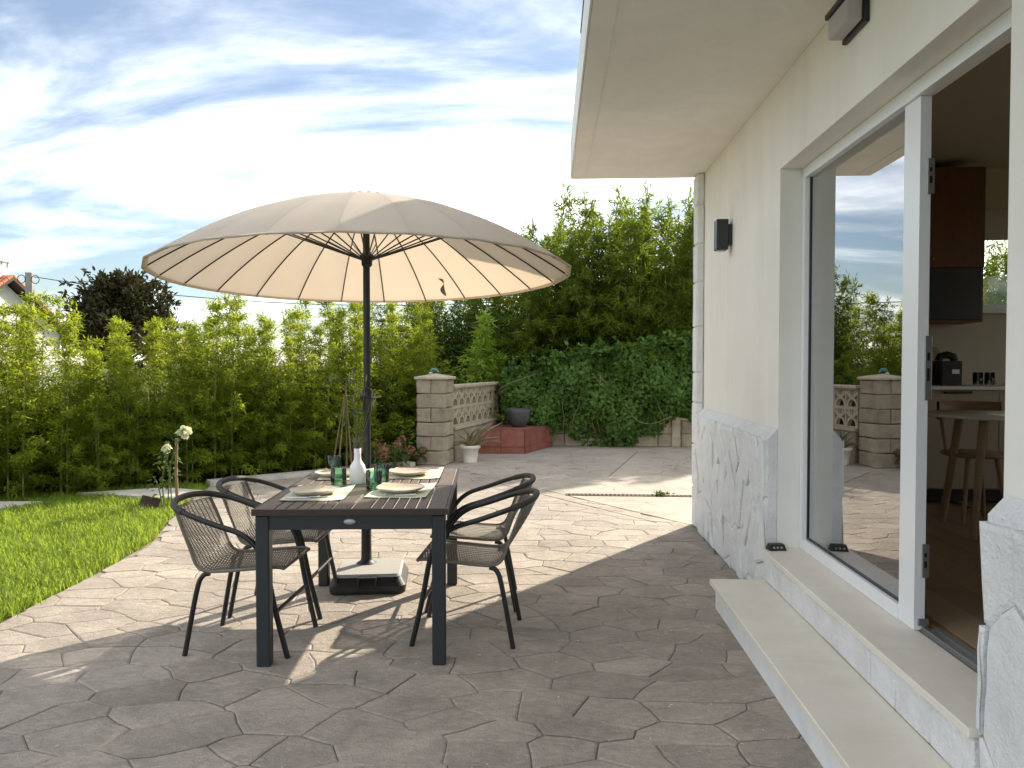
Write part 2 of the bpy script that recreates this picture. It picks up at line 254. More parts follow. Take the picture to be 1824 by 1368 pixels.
# ------------------------------------------------------------------ mesh helpers
def link(o, parent=None):
    COL.objects.link(o)
    if parent is not None: o.parent = parent
    return o
def tag(o, label=None, cat=None, group=None, kind=None):
    if label: o['label'] = label
    if cat: o['category'] = cat
    if group: o['group'] = group
    if kind: o['kind'] = kind
    return o
def empty(name, loc=(0, 0, 0), rz=0.0, label=None, cat=None, group=None):
    o = bpy.data.objects.new(name, None); o.location = loc; o.rotation_euler = (0, 0, rz); o.empty_display_size = 0.1
    link(o); return tag(o, label, cat, group)
def copy_tree(o, parent=None):
    c = o.copy(); COL.objects.link(c)
    if parent is not None: c.parent = parent
    for ch in o.children: copy_tree(ch, c)
    return c
class MB:
    def __init__(s): s.v = []; s.f = []; s.sm = []
    def add(s, vs, fs, smooth=False):
        b = len(s.v); s.v += [tuple(p) for p in vs]; s.f += [tuple(i + b for i in f) for f in fs]; s.sm += [smooth] * len(fs); return s
    def box(s, x0, x1, y0, y1, z0, z1):
        vs = [(x, y, z) for z in (z0, z1) for y in (y0, y1) for x in (x0, x1)]
        return s.add(vs, [(0, 2, 3, 1), (4, 5, 7, 6), (0, 1, 5, 4), (2, 6, 7, 3), (0, 4, 6, 2), (1, 3, 7, 5)])
    def bbox(s, x0, x1, y0, y1, z0, z1, b=0.004):
        """box with chamfered edges"""
        bm = bmesh.new(); bmesh.ops.create_cube(bm, size=1)
        for v in bm.verts: v.co = Vector(((x0 + x1) / 2 + v.co.x * (x1 - x0), (y0 + y1) / 2 + v.co.y * (y1 - y0), (z0 + z1) / 2 + v.co.z * (z1 - z0)))
        bmesh.ops.bevel(bm, geom=bm.edges[:], offset=b, segments=1, affect='EDGES', profile=0.5)
        bm.verts.index_update()
        s.add([v.co[:] for v in bm.verts], [[v.index for v in f.verts] for f in bm.faces]); bm.free(); return s
    def tube(s, path, r, n=8, closed=False, caps=True):
        P = [Vector(p) for p in path]; m = len(P)
        rr = r if isinstance(r, (list, tuple)) else [r] * m
        up = None; rings = []
        for i in range(m):
            if closed: t = (P[(i + 1) % m] - P[i - 1])
            else: t = P[min(i + 1, m - 1)] - P[max(i - 1, 0)]
            t = t.normalized() if t.length > 1e-9 else Vector((0, 0, 1))
            if up is None:
                up = t.orthogonal().normalized()
            else:
                up = (up - t * up.dot(t)); up = up.normalized() if up.length > 1e-6 else t.orthogonal().normalized()
            b = t.cross(up)
            rings.append([P[i] + (up * math.cos(2 * math.pi * k / n) + b * math.sin(2 * math.pi * k / n)) * rr[i] for k in range(n)])
        vs = [p for ring in rings for p in ring]; fs = []
        for i in range(m if closed else m - 1):
            j = (i + 1) % m
            for k in range(n): fs.append((i * n + k, i * n + (k + 1) % n, j * n + (k + 1) % n, j * n + k))
        s.add(vs, fs, True)
        if caps and not closed:
            s.add(rings[0], [tuple(range(n))[::-1]]); s.add(rings[-1], [tuple(range(n))])
        return s
    def lathe(s, prof, n=24, c=(0, 0, 0), smooth=True, sx=1, sy=1):
        vs = []; m = len(prof)
        for r, z in prof:
            for k in range(n): a = 2 * math.pi * k / n; vs.append((c[0] + r * sx * math.cos(a), c[1] + r * sy * math.sin(a), c[2] + z))
        fs = [(i * n + k, i * n + (k + 1) % n, (i + 1) * n + (k + 1) % n, (i + 1) * n + k) for i in range(m - 1) for k in range(n)]
        s.add(vs, fs, smooth)
        if prof[0][0] > 1e-4 : s.add(vs[:n], [tuple(range(n))[::-1]])
        if prof[-1][0] > 1e-4: s.add(vs[-n:], [tuple(range(n))])
        return s
    def prism(s, poly, z0, z1):
        n = len(poly); vs = [(x, y, z0) for x, y in poly] + [(x, y, z1) for x, y in poly]
        return s.add(vs, [tuple(range(n))[::-1], tuple(range(n, 2 * n))] + [(i, (i + 1) % n, n + (i + 1) % n, n + i) for i in range(n)])
    def mesh(s, name, mats):
        me = bpy.data.meshes.new(name); me.from_pydata(s.v, [], s.f)
        for m in (mats if isinstance(mats, (list, tuple)) else [mats]): me.materials.append(m)
        if s.f: me.polygons.foreach_set('use_smooth', s.sm)
        me.update(); return me
    def build(s, name, m, parent=None, loc=None, rot=None):
        o = bpy.data.objects.new(name, s.mesh(name, m)); link(o, parent)
        if loc is not None: o.location = loc
        if rot is not None: o.rotation_euler = rot
        return o
def inst(name, me, parent=None, loc=None, rot=None, scale=None):
    o = bpy.data.objects.new(name, me); link(o, parent)
    if loc is not None: o.location = loc
    if rot is not None: o.rotation_euler = rot
    if scale is not None: o.scale = scale
    return o
def rough_box(sx, sy, sz, amp, seed, nx=3, ny=2, nz=2, bev=0.012):
    """hewn block centred at the origin, faces uneven and edges worn"""
    bm = bmesh.new(); bmesh.ops.create_cube(bm, size=1)
    for v in bm.verts: v.co = Vector((v.co.x * sx, v.co.y * sy, v.co.z * sz))
    bmesh.ops.bevel(bm, geom=bm.edges[:], offset=bev, segments=1, affect='EDGES')
    bmesh.ops.subdivide_edges(bm, edges=[e for e in bm.edges if e.calc_length() > 0.07], cuts=1, use_grid_fill=True)
    off = Vector((seed * 3.7, seed * 1.3, seed * 7.1))
    for v in bm.verts:
        n = mnoise.noise_vector(v.co * 9 + off); v.co += n * amp
    mb = MB(); bm.verts.index_update()
    mb.add([v.co[:] for v in bm.verts], [[v.index for v in f.verts] for f in bm.faces]); bm.free(); return mb

# leaf clouds -----------------------------------------------------------------
def np_mesh(name, V, F, m, smooth=False):
    me = bpy.data.meshes.new(name); k = F.shape[1]
    me.vertices.add(len(V)); me.vertices.foreach_set('co', V.astype(np.float32).ravel())
    me.loops.add(F.size); me.loops.foreach_set('vertex_index', F.astype(np.int32).ravel())
    me.polygons.add(len(F)); me.polygons.foreach_set('loop_start', np.arange(len(F), dtype=np.int32) * k)
    me.polygons.foreach_set('loop_total', np.full(len(F), k, dtype=np.int32))
    if smooth: me.polygons.foreach_set('use_smooth', np.ones(len(F), dtype=bool))
    me.materials.append(m); me.update(calc_edges=True); return me
def norm(a): return a / np.maximum(np.linalg.norm(a, axis=1, keepdims=True), 1e-9)
TPL = {'bamboo': (np.array([(0, 0, 0), (.3, .5, .03), (1, 0, -.12), (.3, -.5, .03)]), np.array([[0, 1, 2, 3]])),
       'leaf': (np.array([(0, 0, 0), (.22, .42, .08), (.6, .44, .05), (1, 0, -.1), (.6, -.44, .05), (.22, -.42, .08)]), np.array([[0, 1, 2, 3], [0, 3, 4, 5]])),
       'heart': (np.array([(0, 0, 0), (-.12, .38, .05), (.25, .56, .08), (1, 0, -.1), (.25, -.56, .08), (-.12, -.38, .05)]), np.array([[0, 1, 2, 3], [0, 3, 4, 5]]))}
def leaves(name, P, D, Nn, Ln, W, m, tpl='leaf'):
    t, f = TPL[tpl]; D = norm(D); s = norm(np.cross(D, Nn)); n = np.cross(s, D)
    Ln = np.asarray(Ln).reshape(-1, 1, 1); W = np.asarray(W).reshape(-1, 1, 1)
    V = P[:, None, :] + D[:, None, :] * t[None, :, 0:1] * Ln + s[:, None, :] * t[None, :, 1:2] * W + n[:, None, :] * t[None, :, 2:3] * Ln
    F = f[None, :, :] + (np.arange(len(P)) * len(t))[:, None, None]
    return np_mesh(name, V.reshape(-1, 3), F.reshape(-1, f.shape[1]), m)

# planar cells -------------------------------------------------------------------
def clip(poly, a, b, c):
    """keep a*x+b*y<=c"""
    o = []
    for i in range(len(poly)):
        p, q = poly[i], poly[(i + 1) % len(poly)]
        dp, dq = a * p[0] + b * p[1] - c, a * q[0] + b * q[1] - c
        if dp <= 0: o.append(p)
        if (dp < 0 < dq) or (dq < 0 < dp):
            t = dp / (dp - dq); o.append((p[0] + t * (q[0] - p[0]), p[1] + t * (q[1] - p[1])))
    return o
def voronoi(x0, x1, y0, y1, cx, cy, rnd, jit=0.42):
    """irregular cells: jittered staggered rows, cells about cx by cy"""
    pts = []; ny = int(math.ceil((y1 - y0) / cy)); nx = int(math.ceil((x1 - x0) / cx))
    for j in range(-1, ny + 2):
        for i in range(-1, nx + 2):
            pts.append((x0 + (i + .5 + (0.5 if j % 2 else 0) + rnd.uniform(-jit, jit)) * cx, y0 + (j + .5 + rnd.uniform(-jit, jit)) * cy))
    k = cx / cy; cells = []
    for a, p in enumerate(pts):
        poly = [(p[0] - 2 * cx, p[1] - 2 * cy), (p[0] + 2 * cx, p[1] - 2 * cy), (p[0] + 2 * cx, p[1] + 2 * cy), (p[0] - 2 * cx, p[1] + 2 * cy)]
        for b, q in enumerate(pts):
            if a == b or abs(q[0] - p[0]) > 3 * cx or abs(q[1] - p[1]) > 3 * cy: continue
            dx, dy = q[0] - p[0], (q[1] - p[1]) * k * k
            c = (q[0] ** 2 - p[0] ** 2) / 2 + (q[1] ** 2 - p[1] ** 2) * k * k / 2
            poly = clip(poly, dx, dy, c)
            if len(poly) < 3: break
        if len(poly) >= 3:
            for h in ((-1, 0, -x0), (1, 0, x1), (0, -1, -y0), (0, 1, y1)):
                poly = clip(poly, *h)
                if len(poly) < 3: break
        if len(poly) >= 3: cells.append(poly)
    return cells
def area(p): return 0.5 * sum(p[i][0] * p[(i + 1) % len(p)][1] - p[(i + 1) % len(p)][0] * p[i][1] for i in range(len(p)))
def wavy(poly, step, amp, fr):
    o = []
    for i in range(len(poly)):
        p, q = poly[i], poly[(i + 1) % len(poly)]; d = math.dist(p, q); n = max(1, int(round(d / step)))
        if d < 0.012: continue
        for k in range(n):
            t = k / n; x, y = p[0] + t * (q[0] - p[0]), p[1] + t * (q[1] - p[1])
            v = mnoise.noise_vector(Vector((x * fr, y * fr, 3.3))); o.append((x + v.x * amp, y + v.y * amp))
    return o
def inset(poly, d):
    n = len(poly); o = []
    for i in range(n):
        a, b, c = Vector(poly[i - 1]), Vector(poly[i]), Vector(poly[(i + 1) % n])
        e1, e2 = (b - a), (c - b)
        if e1.length < 1e-6 or e2.length < 1e-6: o.append(tuple(b)); continue
        e1.normalize(); e2.normalize(); nn = Vector((-e1.y - e2.y, e1.x + e2.x))
        if nn.length < 1e-6: o.append(tuple(b)); continue
        nn.normalize(); ct = max(0.5, nn.dot(Vector((-e1.y, e1.x)))); o.append(tuple(b + nn * (d / ct)))
    return o
def slab_piece(poly, gap, bev, h, rnd, tilt=0.0):
    """one stone of a paving or cladding in local coordinates (z outward): bevelled rim round a flat top; returns MB, centre"""
    cx = sum(p[0] for p in poly) / len(poly); cy = sum(p[1] for p in poly) / len(poly)
    A = inset(poly, gap); B = inset(poly, gap + bev); n = len(poly); mb = MB()
    tx, ty, dz = rnd.uniform(-tilt, tilt), rnd.uniform(-tilt, tilt), rnd.uniform(-.2, .2) * h
    vs = [(x - cx, y - cy, -h * 1.0) for x, y in A] + [(x - cx, y - cy, -bev * .45 + (x - cx) * tx + (y - cy) * ty + dz) for x, y in A] + [(x - cx, y - cy, (x - cx) * tx + (y - cy) * ty + dz) for x, y in B]
    fs = [(i, (i + 1) % n, n + (i + 1) % n, n + i) for i in range(n)] + [(n + i, n + (i + 1) % n, 2 * n + (i + 1) % n, 2 * n + i) for i in range(n)] + [tuple(range(2 * n, 3 * n))]
    mb.add(vs, fs); return mb, (cx, cy)

# ================================================================== GROUND
g = MB(); g.box(-400, 400, -60, 700, -0.6, -0.09); tag(g.build('ground', m_ground), kind='structure')
rnd = random.Random(7)
EDGE = [(-3.02, -1.0), (-3.02, 4.1), (-3.09, 5.2), (-3.19, 6.0), (-3.42, 6.7), (-3.66, 7.5), (-3.95, 8.75)]
REG = EDGE + [(-1.86, 10.56), (-1.28, 10.34), (1.30, 6.74), (1.30, -1.0)]
def inside(p, poly):
    r = False; n = len(poly)
    for i in range(n):
        a, b = poly[i], poly[(i + 1) % n]
        if (a[1] > p[1]) != (b[1] > p[1]) and p[0] < (b[0] - a[0]) * (p[1] - a[1]) / (b[1] - a[1]) + a[0]: r = not r
    return r
b = MB(); b.prism(REG[::-1], -0.08, -0.009); patio = tag(b.build('patio', m_joint), kind='structure')
pieces = []
for poly in voronoi(-4.1, 1.30, -0.2, 10.7, 0.305, 0.205, rnd, 0.36):
    cxy = (sum(p[0] for p in poly) / len(poly), sum(p[1] for p in poly) / len(poly))
    segs = [(EDGE[i], EDGE[i + 1]) for i in range(len(EDGE) - 1) if EDGE[i][1] - .3 <= cxy[1] <= EDGE[i + 1][1] + .3]
    segs += [((-3.95, 8.75), (-1.86, 10.56)), ((-1.86, 10.56), (-1.28, 10.34)), ((-1.28, 10.34), (1.30, 6.74))]
    for a, c in segs:                       # keep the right-hand side of each boundary run
        dx, dy = c[0] - a[0], c[1] - a[1]
        if len(poly) >= 3: poly = clip(poly, -dy, dx, -dy * a[0] + dx * a[1])
    if len(poly) < 3 or area(poly) < 0.012: continue
    pieces.append(wavy(poly, 0.10, 0.026, 6))
def seen(q):
    x, y = sum(p[0] for p in q) / len(q), sum(p[1] for p in q) / len(q)
    return (0 if y > 2.5 and abs(x + .1) < y * .70 + .1 and x < 1.05 else 100) + y
pieces.sort(key=seen)
rest = MB()
for k, poly in enumerate(pieces):
    y = sum(p[1] for p in poly) / len(poly)
    mb, c = slab_piece(poly, rnd.choice((.0012, .002, .0026, .0034)), rnd.uniform(.005, .010), 0.0075, rnd, 0.005)
    if k < 298: mb.build('paving_stone', m_stone, patio, (c[0], c[1], 0))
    else: rest.add([(x + c[0], yy + c[1], z) for x, yy, z in mb.v], mb.f)
if rest.v: tag(rest.build('paving', m_stone, patio), kind='stuff')
# smoother pour beyond the diagonal joint, up to the ivy wall and round the corner
b = MB(); b.prism([(-1.28, 10.352), (-1.86, 10.575), (-1.6, 11.0), (-1.0, 13.6), (9, 13.6), (9, 6.95), (1.28, 6.95), (1.28, 6.775)][::-1], -0.08, 0.0)
apron = tag(b.build('forecourt', m_apron), kind='structure')
b = MB()
def strip(mb, a, c, wd, z0, z1):
    d = Vector((c[0] - a[0], c[1] - a[1])).normalized(); n = Vector((-d.y, d.x)) * wd / 2
    mb.prism([(a[0] - n.x, a[1] - n.y), (c[0] - n.x, c[1] - n.y), (c[0] + n.x, c[1] + n.y), (a[0] + n.x, a[1] + n.y)], z0, z1)
strip(b, (0.72, 9.62), (1.42, 12.5), 0.018, -0.01, 0.004); strip(b, (0.95, 6.9), (-0.6, 9.05), 0.012, -0.01, 0.003)
tag(b.build('expansion_joint', m_joint, apron))
b = MB(); strip(b, (-4.0, 8.80), (-1.92, 10.62), 0.16, -0.06, 0.055); tag(b.build('kerb', m_kerb), kind='structure')
for pl in ([(-5.1, 8.02), (-4.32, 8.42), (-3.66, 8.2), (-3.86, 7.74)], [(-7.4, 7.0), (-6.9, 7.45), (-5.12, 7.5), (-5.3, 7.08)]):
    b = MB(); b.prism(pl[::-1], -0.06, 0.03); tag(b.build('path', m_kerb), kind='structure')
# lawn
LAWN = [(-12, -1.0)] + EDGE + [(-3.7, 9.1), (-6.5, 8.3), (-12, 6.4)]
b = MB(); b.prism(LAWN[::-1], -0.09, -0.02); tag(b.build('lawn', m_turf), kind='structure')
b = MB(); b.prism([(-14, 5.6), (-6.5, 8.0), (-4.0, 8.85), (-1.9, 10.65), (-1.05, 13.6), (12, 13.7), (12, 19), (-14, 19)], -0.088, -0.03); tag(b.build('garden_soil', m_soil), kind='structure')

# grass blades
rs = np.random.RandomState(3)
n = 150000
gx = rs.uniform(-8.5, -2.95, n); gy = 2.6 + 6.2 * rs.rand(n) ** 1.25
ex = np.interp(gy, [e[1] for e in EDGE], [e[0] for e in EDGE])
hedge_y = 8.05 + (gx + 5.3) * 0.42
keep = (gx < ex - .015 + .03 * np.sin(gy * 9) * np.sin(gy * 23 + 1) + rs.normal(0, 0.022, n)) & (gy < hedge_y + .35)
slab1 = np.array([inside((x, y), [(-5.1, 8.02), (-4.32, 8.42), (-3.66, 8.2), (-3.86, 7.74)]) or inside((x, y), [(-7.4, 7.0), (-6.9, 7.45), (-5.12, 7.5), (-5.3, 7.08)]) for x, y in zip(gx, gy)])
keep &= ~slab1 & ~((np.abs(gx + 4.0) < .28) & (np.abs(gy - 7.45) < .12))
gx, gy, ex = gx[keep], gy[keep], ex[keep]; n = len(gx)
clump = 0.6 + 0.5 * np.sin(gx * 7.3 + 2 * np.sin(gy * 4.1)) * np.sin(gy * 6.1 + 1.7 * np.sin(gx * 5.2)) + .2 * np.sin(gx * 23 + gy * 17)
h = (0.035 + 0.055 * rs.rand(n)) * (0.8 + 0.5 * clump)
az = rs.uniform(0, 2 * np.pi, n); lean = rs.uniform(0.25, 1.1, n); wd = rs.uniform(0.0022, 0.0042, n)
dx, dy = np.cos(az), np.sin(az); sx, sy = -dy, dx
P0 = np.stack([gx, gy, np.full(n, -0.022)], 1); D = np.stack([dx, dy, np.zeros(n)], 1); Sd = np.stack([sx, sy, np.zeros(n)], 1) * wd[:, None]; U = np.array([0, 0, 1.0])
mid = P0 + D * (h * lean * .3)[:, None] + U * (h * .62)[:, None]
tip = P0 + D * (h * lean)[:, None] + U * (h * (1.05 - .35 * lean))[:, None]
V = np.stack([P0 - Sd, P0 + Sd, mid + Sd * .9, tip, mid - Sd * .9], 1).reshape(-1, 3)
F = np.array([[0, 1, 2, 4], [4, 2, 3, 3]])
F3 = np.array([[0, 1, 2], [0, 2, 4], [4, 2, 3]])[None] + (np.arange(n) * 5)[:, None, None]
go = bpy.data.objects.new('grass', np_mesh('grass', V, F3.reshape(-1, 3), m_grass)); link(go); tag(go, 'bright green lawn grass left of the paved patio', 'grass', kind='stuff')

# flakes of white paint and grit lying on the paving
rs = np.random.RandomState(31); n = 260; fx = rs.uniform(-2.8, 1.2, n); fy = rs.uniform(2.4, 7.5, n); q = (rs.rand(n) < .5); fx[q] = rs.normal(.75, .25, q.sum()); k = fx < .92; fx, fy = fx[k], fy[k]; n = len(fx)
P = np.stack([fx, fy, np.full(n, .003)], 1); D = np.stack([rs.normal(0, 1, n), rs.normal(0, 1, n), rs.uniform(0, .15, n)], 1)
tag(inst('paint_flakes', leaves('paint_flakes', P, D, np.tile([0, 0, 1.0], (n, 1)), rs.uniform(.004, .016, n) * (1 + (rs.rand(n) < .06)), rs.uniform(.004, .010, n), m_whitepatch, 'leaf')), 'tiny white paint flakes scattered on the paving', 'paint flakes', kind='stuff')

# ================================================================== HOUSE
WX, PX, FX = 1.32, 1.262, 1.46
house = empty('house', (3.6, 3.4, 0), 0, 'cream rendered house with white stone plinth and overhanging balcony slab', 'house')
H0 = Vector(house.location)
def hb(mb, name, m, parent=house, **k):
    """build in world coordinates under the house (or a part of it)"""
    mb.v = [(x - H0.x, y - H0.y, z - H0.z) for x, y, z in mb.v]
    o = mb.build(name, m, parent); return o
b = MB()
b.box(WX, 1.575, 4.52, 6.86, 0, 3.05); b.box(WX, 1.575, 2.30, 4.52, 2.54, 3.05); b.box(WX, 1.575, -3, 2.30, 0, 3.05); b.box(1.262, 1.575, 2.30, 4.52, 0, 0.318)
wall = hb(b, 'wall', m_plaster)
# end wall with the kitchen window
b = MB(); WA, WB, WZ0, WZ1 = 3.30, 4.75, 1.87, 2.72
b.box(1.575, WA, 6.64, 6.86, 0, 3.05); b.box(WB, 6.2, 6.64, 6.86, 0, 3.05); b.box(WA, WB, 6.64, 6.86, 0, WZ0); b.box(WA, WB, 6.64, 6.86, WZ1, 3.05)
b.box(6.0, 6.2, -3, 2.2, 0, 3.05); b.box(6.0, 6.2, 5.4, 6.64, 0, 3.05); b.box(6.0, 6.2, 2.2, 5.4, 0, 1.1); b.box(6.0, 6.2, 2.2, 5.4, 2.65, 3.05); b.box(1.575, 6.0, -3, -2.8, 0, 3.05)  # unseen opening in the far side wall, added to let daylight into the kitchen
hb(b, 'room_wall', m_roomw)
b = MB(); b.box(0.19, 6.2, -3, 6.862, 3.052, 3.36); slab = hb(b, 'balcony_slab', m_plaster)
b = MB(); b.box(0.178, 0.188, -3, 6.868, 3.054, 3.362); hb(b, 'fascia', m_whitepatch)
b = MB(); b.box(0.305, 0.313, -3, 6.82, 3.046, 3.056); hb(b, 'drip_groove', m_whitepatch, slab)
b = MB(); b.add([(0.30, -3, 3.37), (0.30, 4.6, 3.37), (2.1, 4.6, 4.55), (2.1, -3, 4.55), (6.2, -3, 4.55), (6.2, 4.6, 4.55), (0.30, -3, 3.362), (0.30, 4.6, 3.362), (6.2, 4.6, 3.362), (6.2, -3, 3.362)],
                [(0, 1, 2, 3), (3, 2, 5, 4), (1, 7, 8, 5, 2), (0, 3, 4, 9, 6), (4, 5, 8, 9), (6, 7, 1, 0)])
roof = hb(b, 'roof', m_slate)
sm = MB(); sm.bbox(-0.112, 0.112, -0.16, 0.16, -0.006, 0.006, 0.003); slate_me = sm.mesh('slate', m_slate)
rt = math.atan2(1.18, 1.86)
for row in range(7):
    for i in range(32):
        y = 4.56 - 0.115 - i * 0.232 - (0.116 if row % 2 else 0)
        if y < -2.85: continue
        d = row * 0.2 - 0.0
        o = inst('slate', slate_me, roof, (0.262 + (d + .06) * math.cos(rt) - H0.x, y - H0.y, 3.385 + (d + .06) * math.sin(rt) + 0.012), None)
        o.rotation_euler = Matrix.Rotation(-rt + 0.05, 3, 'Y').to_euler(); o.rotation_euler.rotate(Matrix.Rotation(0, 3, 'Z'))
        o.rotation_euler = (Matrix.Rotation(-rt + 0.05, 3, 'Y') @ Matrix.Rotation(math.pi / 2, 3, 'Z')).to_euler()
# ceiling + interior floor boards
b = MB(); b.box(1.575, 6.0, -2.8, 6.64, 3.045, 3.0505); hb(b, 'ceiling', m_roomw)
b = MB(); b.box(1.575, 6.0, -2.8, 6.64, 0.25, 0.345); flo = hb(b, 'floor', m_floorb)
fm = MB(); fm.bbox(-0.094, 0.094, -0.79, 0.79, -0.006, 0.006, 0.002); floor_me = fm.mesh('plank', m_floorb)
for i in range(11):
    for j in range(4):
        y = 1.9 + j * 1.585 - (i % 3) * .53
        if y > 5.9 or y < 1.0: continue
        inst('plank', floor_me, flo, (1.69 + i * 0.190 - H0.x, y - H0.y, 0.353 - H0.z))
# plinth: backing, sloped top and irregular carved stones
def plinth(y0, y1, seed, cy, cz, name='plinth'):
    b = MB()
    b.add([(PX + .006, y0, 0), (PX + .006, y1, 0), (PX + .006, y1, .985), (PX + .006, y0, .985), (WX - .002, y1, 1.04), (WX - .002, y0, 1.04), (WX - .002, y0, 0), (WX - .002, y1, 0)],
          [(0, 3, 2, 1), (3, 5, 4, 2), (0, 6, 5, 3), (1, 2, 4, 7)])
    p = hb(b, name, m_white)
    r = random.Random(seed)
    for poly in voronoi(y0 + .002, y1 - .002, 0.0, 0.985, cy, cz, r, 0.46):
        if area(poly) < 0.003: continue
        q = wavy(poly, 0.09, 0.03, 7)
        q = [(min(max(a, y0 + .001), y1 - .001), min(max(z, 0.0), 0.99)) for a, z in q]
        mb, c = slab_piece(q, 0.0042, 0.016, 0.038, r, 0.07)
        # local (a,b,h) -> world: a along -Y keeps the outward side -X
        mb.v = [(-hh, a, bb) for a, bb, hh in mb.v]; mb.f = [f[::-1] for f in mb.f]
        mb.build('stone', m_white, p, (PX - 0.016 - H0.x, c[0] - H0.y, c[1] - H0.z))
    return p
plinth(4.53, 6.68, 11, 0.17, 0.34)
plinth(0.9, 2.285, 12, 0.30, 0.36)
# corner quoins
z = 0.0; r = random.Random(5); q = MB(); q.box(1.272, 1.318, 6.70, 6.858, 0, 3.05); quo = hb(q, 'corner_pier', m_white)
k = 0
while z < 3.04:
    hh = min(r.uniform(0.26, 0.40), 3.045 - z)
    if 3.045 - z - hh < .12: hh = 3.045 - z
    o = rough_box(0.06, 0.176 + r.uniform(-.008, .008), hh - 0.008, 0.006, k + 3, bev=0.008); o.build('quoin_stone', m_white, quo, (1.285 - H0.x, 6.776 - H0.y, z + hh / 2)); z += hh; k += 1
# riser stones under the door sill
y = 2.30; k = 0; r = random.Random(9)
rb = MB(); rb.box(1.2605, 1.2618, 2.3, 4.52, 0.0, 0.31); ris = hb(rb, 'sill_riser', m_white)
while y < 4.50:
    wv = min(r.uniform(0.2, 0.34), 4.52 - y)
    o = rough_box(0.02, wv - 0.006, 0.15, 0.004, k + 40, bev=0.005); o.build('riser_stone', m_white, ris, (1.256 - H0.x, y + wv / 2 - H0.y, 0.242)); y += wv; k += 1
# door sill in three slabs
ys = [2.292, 2.93, 3.72, 4.517]
for i in range(3):
    b = MB(); b.bbox(1.226, 1.478, ys[i] + .0012, ys[i + 1] - .0012, 0.321, 0.35, 0.003); hb(b, 'sill_slab', m_marble)
# sliding door
b = MB(); Z0, Z1 = 0.352, 2.538
b.box(1.444, 1.51, 4.468, 4.518, Z0, Z1); b.box(1.444, 1.51, 2.302, 4.468, 2.478, Z1); b.box(1.444, 1.51, 2.302, 2.35, Z0, 2.478)
b.box(1.452, 1.505, 3.271, 4.468, Z0, 0.415)
dfr = hb(b, 'door_frame', m_frame)
b = MB(); b.box(1.458, 1.500, 3.135, 3.271, 0.3522, 2.477); leaf = hb(b, 'door_stile', m_frame)
b = MB(); b.box(1.476, 1.484, 3.272, 4.467, 0.416, 2.477); pane = hb(b, 'pane', m_pane)
b = MB(); b.box(1.470, 1.4905, 4.455, 4.468, .416, 2.477); b.box(1.470, 1.4905, 3.272, 3.281, .416, 2.477); b.box(1.470, 1.4905, 3.281, 4.455, .4152, .426); hb(b, 'gasket', m_black, pane)
def strike(z0, z1):
    b = MB(); b.bbox(1.484, 1.512, 3.127, 3.1345, z0, z1, 0.002); o = hb(b, 'strike_plate', m_zinc, leaf)
    b = MB(); b.box(1.492, 1.502, 3.1255, 3.1268, z0 + (z1 - z0) * .3, z0 + (z1 - z0) * .5); b.box(1.492, 1.502, 3.1255, 3.1268, z0 + (z1 - z0) * .62, z0 + (z1 - z0) * .74)
    hb(b, 'keyhole', m_black, leaf)
for a in ((2.09, 2.23), (1.275, 1.53), (0.565, 0.70)): strike(*a)
b = MB(); b.bbox(1.470, 1.512, 3.124, 3.1345, 0.372, 0.40, .003); hb(b, 'corner_bracket', m_zinc, leaf)
b = MB(); b.box(1.482, 1.57, 2.352, 3.132, 0.346, 0.358); b.box(1.488, 1.494, 2.352, 3.132, 0.358, 0.368); b.box(1.53, 1.536, 2.352, 3.132, 0.358, 0.368); hb(b, 'threshold_track', m_zinc)
# kitchen window in the end wall
b = MB(); b.box(WA + .002, WB - .002, 6.70, 6.76, WZ0 + .002, WZ0 + .05); b.box(WA + .002, WB - .002, 6.70, 6.76, WZ1 - .05, WZ1 - .002); b.box(WA + .002, WA + .05, 6.70, 6.76, WZ0 + .05, WZ1 - .05); b.box(WB - .05, WB - .002, 6.70, 6.76, WZ0 + .05, WZ1 - .05)
kw = hb(b, 'window', m_frame)
b = MB(); b.box(WA + .05, WB - .05, 6.728, 6.732, WZ0 + .05, WZ1 - .05); hb(b, 'pane', m_pane2, kw)
b = MB(); b.box(WA - .03, WB + .03, 6.56, 6.70, WZ0 - .03, WZ0 + .0015); hb(b, 'window_sill', m_wtop, kw)
b = MB(); b.box(WA + .0, WB, 6.655, 6.66, 2.47, 2.71); b.box(WA, WB, 6.648, 6.668, 2.455, 2.47); hb(b, 'blind', m_blind, kw)

# entrance step
st = empty('entrance_step', (1.1, 3.0, 0), 0, 'long low limestone step in front of the glass door', 'step')
T0 = Vector(st.location)
def tb(mb, name, m, P, par):
    mb.v = [(x - P.x, y - P.y, z - P.z) for x, y, z in mb.v]; return mb.build(name, m, par)
b = MB(); b.box(0.962, 1.24, 1.5, 4.49, 0, 0.1345); tb(b, 'riser', m_whitepatch, T0, st)
for y0, y1 in ((1.45, 3.295), (3.2965, 4.512)):
    b = MB(); b.bbox(0.93, 1.2525, y0, y1, 0.135, 0.165, 0.003); tb(b, 'tread_slab', m_marble, T0, st)

# small black box on the sill
bx = empty('sensor_box', (1.30, 4.47, 0.351), R(8), 'small black plastic box with three round lenses on the door sill', 'box')
b = MB(); b.add([(-.05, -.032, 0), (.05, -.032, 0), (.05, .032, 0), (-.05, .032, 0), (-.04, -.022, .034), (.04, -.022, .034), (.04, .022, .034), (-.04, .022, .034)], [(3, 2, 1, 0), (4, 5, 6, 7), (0, 1, 5, 4), (1, 2, 6, 5), (2, 3, 7, 6), (3, 0, 4, 7)]); b.build('case', m_plastic, bx)
for i in range(3):
    b = MB(); b.lathe([(0.0075, 0), (0.0075, .003), (0, .0045)], 10); o = b.build('lens', m_zinc, bx, (-.024 + i * .022, -.0275, .017), (R(72), 0, 0))
